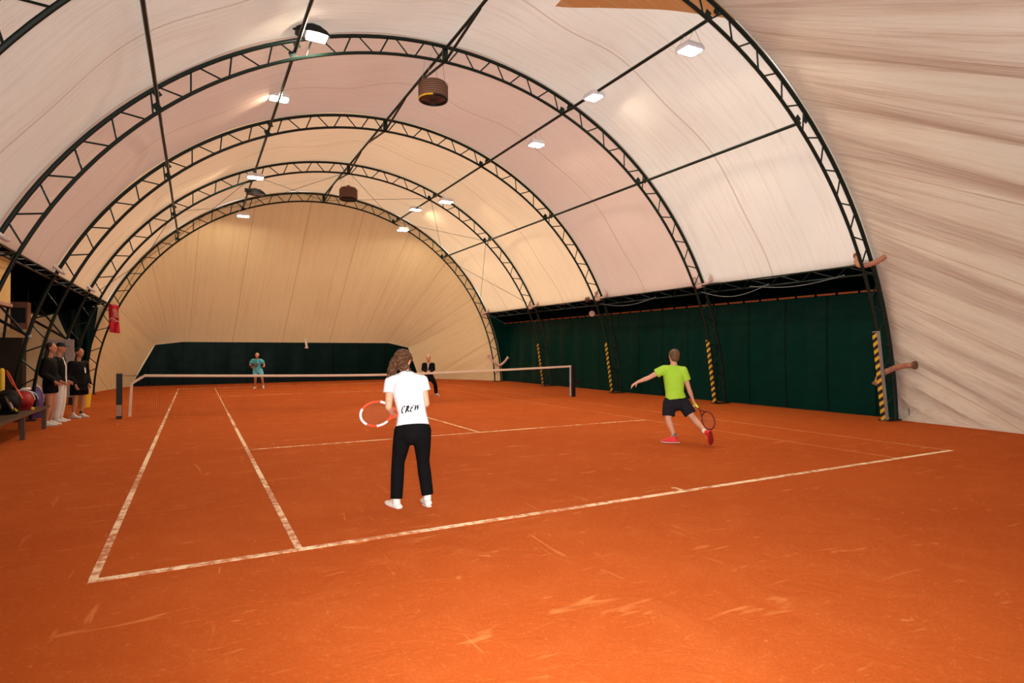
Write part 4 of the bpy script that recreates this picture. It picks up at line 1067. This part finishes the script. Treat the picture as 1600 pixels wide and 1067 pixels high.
shoe(J['anR'], J['toeR'], 'shoe_r', 'shoe_rd', t, .98, up=(UP*.35+RT*-.45+fwd*.75), sock='white_c')
mb = MB(); fw_ = J['face'].normalized(); hs_ = fw_.cross(UP).normalized(); hc = J['head']
mb.ell(hc+UP*.040-fw_*.018, (.092, .103, .098), (hs_, fw_, UP), 18, 12); mb.ell(hc-fw_*.05-UP*.02, (.076, .06, .075), (hs_, fw_, UP), 14, 10)
for S_ in (-1, 1): mb.ell(hc+hs_*.074*S_-fw_*.015+UP*.02, (.018, .04, .045), (hs_, fw_, UP), 10, 8)
blob(mb, 'hair', MT['hair_l'], t, .009, 2)
b_ = J['wrR']+(RT*.42-UP*.9)*.045+fwd*.02
tgt = W_(1105, 655, -.25); racket(b_-(tgt-b_).normalized()*.02, tgt-b_, fwd*.55+UP*.5-RT*.5, 'dark red racket with lime grip held low by the man in lime shirt', 'racket_k', 'lime', string_m='string')

# --- far man in blue
g0 = gnd(404, 606.5); D0 = (g0-CAM).dot(fwd)
J = dict(hipL=W_(407, 579, 0), hipR=W_(398.5, 579, 0), waist=W_(402, 573, 0), chest=W_(401.5, 566.5, 0), neck=W_(401.5, 560.5, -.04), head=W_(401.6, 555.6, -.1),
         shR=W_(395, 563, 0), shL=W_(408, 563, 0), elR=W_(390.5, 569.5, -.05), elL=W_(412.6, 568.5, -.05), wrR=W_(394.5, 574.5, -.3), wrL=W_(413, 572.5, -.28),
         knR=W_(399, 592, -.12), knL=W_(409.5, 591, -.12), anR=W_(398.5, 604.3, 0), anL=W_(411.4, 602.8, 0))
J['toeR'] = J['anR']-fwd*.2; J['toeL'] = J['anL']-fwd*.18+RT*.08; J['face'] = -fwd+RT*.1
t = thing('person', 'person in turquoise shirt and pale blue shorts facing the net at the far end', 'person', (g0.x, g0.y, 0))
body_mesh(J, 'skin_t', t, 1.0, .018, hands={'R': dict(dir=RT*.6-fwd*.5, palm=-UP, curl=.7), 'L': dict(dir=-fwd*.8, palm=-RT, curl=.6)})
ts = shirt(J, 'blue', t, 1.0, .75, 1.4, .016, hem=.02)
MB().ell(J['chest']-fwd*.115-UP*.08, (.09, .03, .12), (RT, fwd, UP)).build('print', MT['grey_p'], ts)
trousers(J, 'blue_s', t, 1.0, .75, 1.4, .016, 'shorts', 1.15)
for S in 'LR': shoe(J['an'+S], J['toe'+S], 'shoe_w', 'sole', t, 1.0, sock='white_c')
mb = MB(); mb.ell(J['head']+UP*.045+fwd*.02, (.08, .09, .08), (RT, fwd, UP)); blob(mb, 'hair', MT['hair_g'], t, .014, 2)
racket(J['wrR']+RT*.03-fwd*.05, RT*.35-fwd*.75+UP*.15, UP, 'tennis racket held by the far player in turquoise shirt', 'black', 'white_c')

# --- far woman in black
g0 = gnd(675, 618); D0 = (g0-CAM).dot(fwd)
J = dict(hipL=W_(674, 590, .0), hipR=W_(666.5, 590, 0), waist=W_(670, 582, -.02), chest=W_(669.5, 573.5, -.08), neck=W_(669.5, 566.5, -.14), head=W_(669.5, 559.5, -.2),
         shR=W_(662.3, 569.5, -.08), shL=W_(676.5, 569.5, -.08), elR=W_(661, 577, -.1), elL=W_(677.5, 577, -.1), wrR=W_(668, 579.5, -.38), wrL=W_(671.5, 580, -.38),
         knR=W_(661, 601, -.2), knL=W_(680, 600, -.2), anR=W_(659, 613.5, 0), anL=W_(681.5, 613.8, 0))
J['toeR'] = J['anR']-fwd*.2; J['toeL'] = J['anL']-fwd*.15+RT*.12; J['face'] = -fwd
t = thing('person', 'person in black jacket and trousers crouching beyond the net behind the woman in white', 'person', (g0.x, g0.y, 0))
body_mesh(J, 'skin', t, .98, .016, hands={'R': dict(dir=-fwd*.8-RT*.0, palm=RT, curl=.7), 'L': dict(dir=-fwd*.8, palm=-RT, curl=.7)})
ts = shirt(J, 'jacket', t, .98, .75, 1.2, .014, hem=-.0, name='jacket', long=True)
MB().loft([J['neck']-fwd*.06-UP*.02, J['chest']-fwd*.125, J['waist']-fwd*.12], [(.03, .012), (.022, .012), (.012, .01)], 10, RT).build('undershirt', MT['white_c'], ts)
trousers(J, 'trouser', t, .98, 2, 1.0, .014)
for S in 'LR': shoe(J['an'+S], J['toe'+S], 'shoe_w', 'sole', t, .95)
mb = MB(); mb.ell(J['head']+UP*.045+fwd*.03, (.078, .085, .075), (RT, fwd, UP)); mb.ell(J['head']+fwd*.07+UP*.02, (.05, .05, .06)); blob(mb, 'hair', MT['hair_g'], t, .013, 2)
racket(J['wrR']-fwd*.03, -fwd*.85-UP*.25+RT*.1, RT, 'tennis racket held upright by the far player in black', 'black', 'white_c')

# --- spectators on the left (standing, looking toward the court, to the right)
FX = Vector((1, 0, 0))
def stander(u0, v0, headpx, k, sp=.10, face=None):
    g = gnd(u0, v0); global D0; D0 = (g-CAM).dot(fwd)
    H = W_(*headpx); 
    up = Vector((0, 0, 1)); f = (face or (FX*.9+Vector((0, -.15, 0)))).normalized(); s = f.cross(up)   # person's right
    h = H.z; c = Vector((H.x, H.y, 0)); base_ = Vector((g.x, g.y, 0)); c = lerp(base_, c, .5)
    pt = lambda z, a=0, b=0: c+up*z+s*a+f*b
    J = dict(head=Vector((c.x, c.y, h))+f*.02, neck=pt(h-.20, 0, -.02), chest=pt(h-.42, 0, -.02), waist=pt(h-.66), hipL=pt(h-.80, -.085), hipR=pt(h-.80, .085),
             shL=pt(h-.275, -.18, -.02), shR=pt(h-.275, .18, -.02), knL=pt(.46, -sp, .02), knR=pt(.46, sp, .02), anL=pt(.09, -sp*1.1, -.04), anR=pt(.09, sp*1.1, -.04))
    J['toeL'] = J['anL']+f*.2; J['toeR'] = J['anR']+f*.2; J['face'] = f; J['hup'] = up
    return J, f, s, up, h, pt
# girl with long dark hair
J, f, s, up, h, pt = stander(78, 664.5, (79.5, 544), .98)
for S, sg in (('L', -1), ('R', 1)): J['el'+S] = pt(h-.55, sg*.23, -.06); J['wr'+S] = pt(h-.72, sg*.15, .13)
t = thing('person', 'person with long dark hair in black jacket, bare legs and white shoes beside the bench', 'person', (J['head'].x, J['head'].y, 0))
body_mesh(J, 'skin_t', t, .98, .013, hands={'L': dict(dir=f-up*.7, palm=s, curl=.5), 'R': dict(dir=f-up*.7, palm=-s, curl=.5)})
shirt(J, 'jacket', t, .98, .9, 2.2, .013, name='jacket', long=True, hem=-.02)
trousers(J, 'trouser', t, .98, .42, 2.0, .013, 'shorts', 1.2)
for S in 'LR': shoe(J['an'+S], J['toe'+S], 'shoe_w', 'sole', t, .95)
mb = MB(); mb.ell(J['head']+up*.035-f*.03, (.088, .09, .095), (s, f, up)); 
mb.loft([J['head']-f*.05, J['head']-f*.09-up*.17, J['head']-f*.10-up*.34], [(.07, .055), (.085, .05), (.06, .04)], 12, s, 'round'); blob(mb, 'hair', MT['hair_d'], t, .012, 2)
# capped man
J, f, s, up, h, pt = stander(93, 658.5, (93, 543.5), 1.0)
for S, sg in (('L', -1), ('R', 1)): J['el'+S] = pt(h-.56, sg*.24, -.07); J['wr'+S] = pt(h-.77, sg*.19, .10)
t = thing('person', 'person in navy cap, black jacket and white trousers standing between two spectators', 'person', (J['head'].x, J['head'].y, 0))
body_mesh(J, 'skin_t', t, 1.02, .014, hands={'L': dict(dir=f-up*.6, palm=s, curl=.5), 'R': dict(dir=f-up*.6, palm=-s, curl=.5)})
jk = shirt(J, 'jacket', t, 1.02, .9, 1.8, .014, name='jacket', long=True)
MB().loft([J['neck']+f*.075-up*.02, J['chest']+f*.145, J['waist']+f*.125, J['waist']+f*.13-up*.12], [(.035, .012)]*4, 10, s).build('shirt_front', MT['white_c'], jk)
trousers(J, 'white_c', t, 1.02, 2, 1.5, .014)
for S in 'LR': shoe(J['an'+S], J['toe'+S], 'shoe_w', 'sole', t, 1.0)
mb = MB(); mb.ell(J['head']+up*.055-f*.01, (.088, .10, .075), (s, f, up)); mb.loft([J['head']+f*.07+up*.045, J['head']+f*.17+up*.03], [(.075, .008), (.05, .006)], 12, s, 'round'); blob(mb, 'cap', MT['cap'], t, .009, 1)
# man in black coat with reflective patches
J, f, s, up, h, pt = stander(121, 652.3, (125.5, 551), .98, face=Vector((.75, -.6, 0)))
for S, sg in (('L', -1), ('R', 1)): J['el'+S] = pt(h-.55, sg*.25, -.05); J['wr'+S] = pt(h-.77, sg*.18, .10)
t = thing('person', 'person in black coat with bright reflective patches and black shorts, nearest the net post', 'person', (J['head'].x, J['head'].y, 0))
body_mesh(J, 'skin_t', t, .97, .013, hands={'L': dict(dir=f*.4-up, palm=s, curl=.5), 'R': dict(dir=f*.4-up, palm=-s, curl=.5)})
jk = shirt(J, 'jacket', t, .97, .9, 2.4, .013, name='coat', long=True, hem=-.12, wide=1.1)
trousers(J, 'trouser', t, .97, .72, 2.5, .013, 'shorts', 1.25)
for S in 'LR': shoe(J['an'+S], J['toe'+S], 'shoe_w', 'sole', t, .97, sock='white_c' if S == 'R' else 'black')
for S in 'LR': MB().ell(J['sh'+S]+f*.052+up*.02, (.05, .022, .024), (s, f, up)).build('reflective_patch', MT['reflect'], jk)
MB().loft([J['chest']+f*.155+up*.06-s*.03, J['chest']+f*.158-up*.07-s*.05], [(.018, .01)]*2, 8, s).build('reflective_patch', MT['reflect'], jk)
mb = MB(); mb.ell(J['head']+up*.04-f*.022, (.082, .092, .085), (s, f, up)); blob(mb, 'hair', MT['hair_d'], t, .012, 2)
a_ = J['neck']; MB().ell(a_-f*.16-up*.12-s*.10, (.1, .07, .10), (s, f, up)).build('hood', MT['lime'], jk)
# rackets by the bench
r1 = atX(26, 642, -7.62); r2 = atX(0, 617, -7.62)
racket(r1, (r2-r1), Vector((1, .3, .3)), 'racket with lime handle leaning out from the bench', 'black', 'lime', ('silver', [(150, 210)]))
r1 = atX(35, 623, -7.7); r2 = atX(19, 596, -7.9)
racket(r1+Vector((0, 0, .0)), (r2-r1), Vector((1, .3, .3)), 'orange framed racket leaning on the black bag', 'racket_r', 'racket_r')
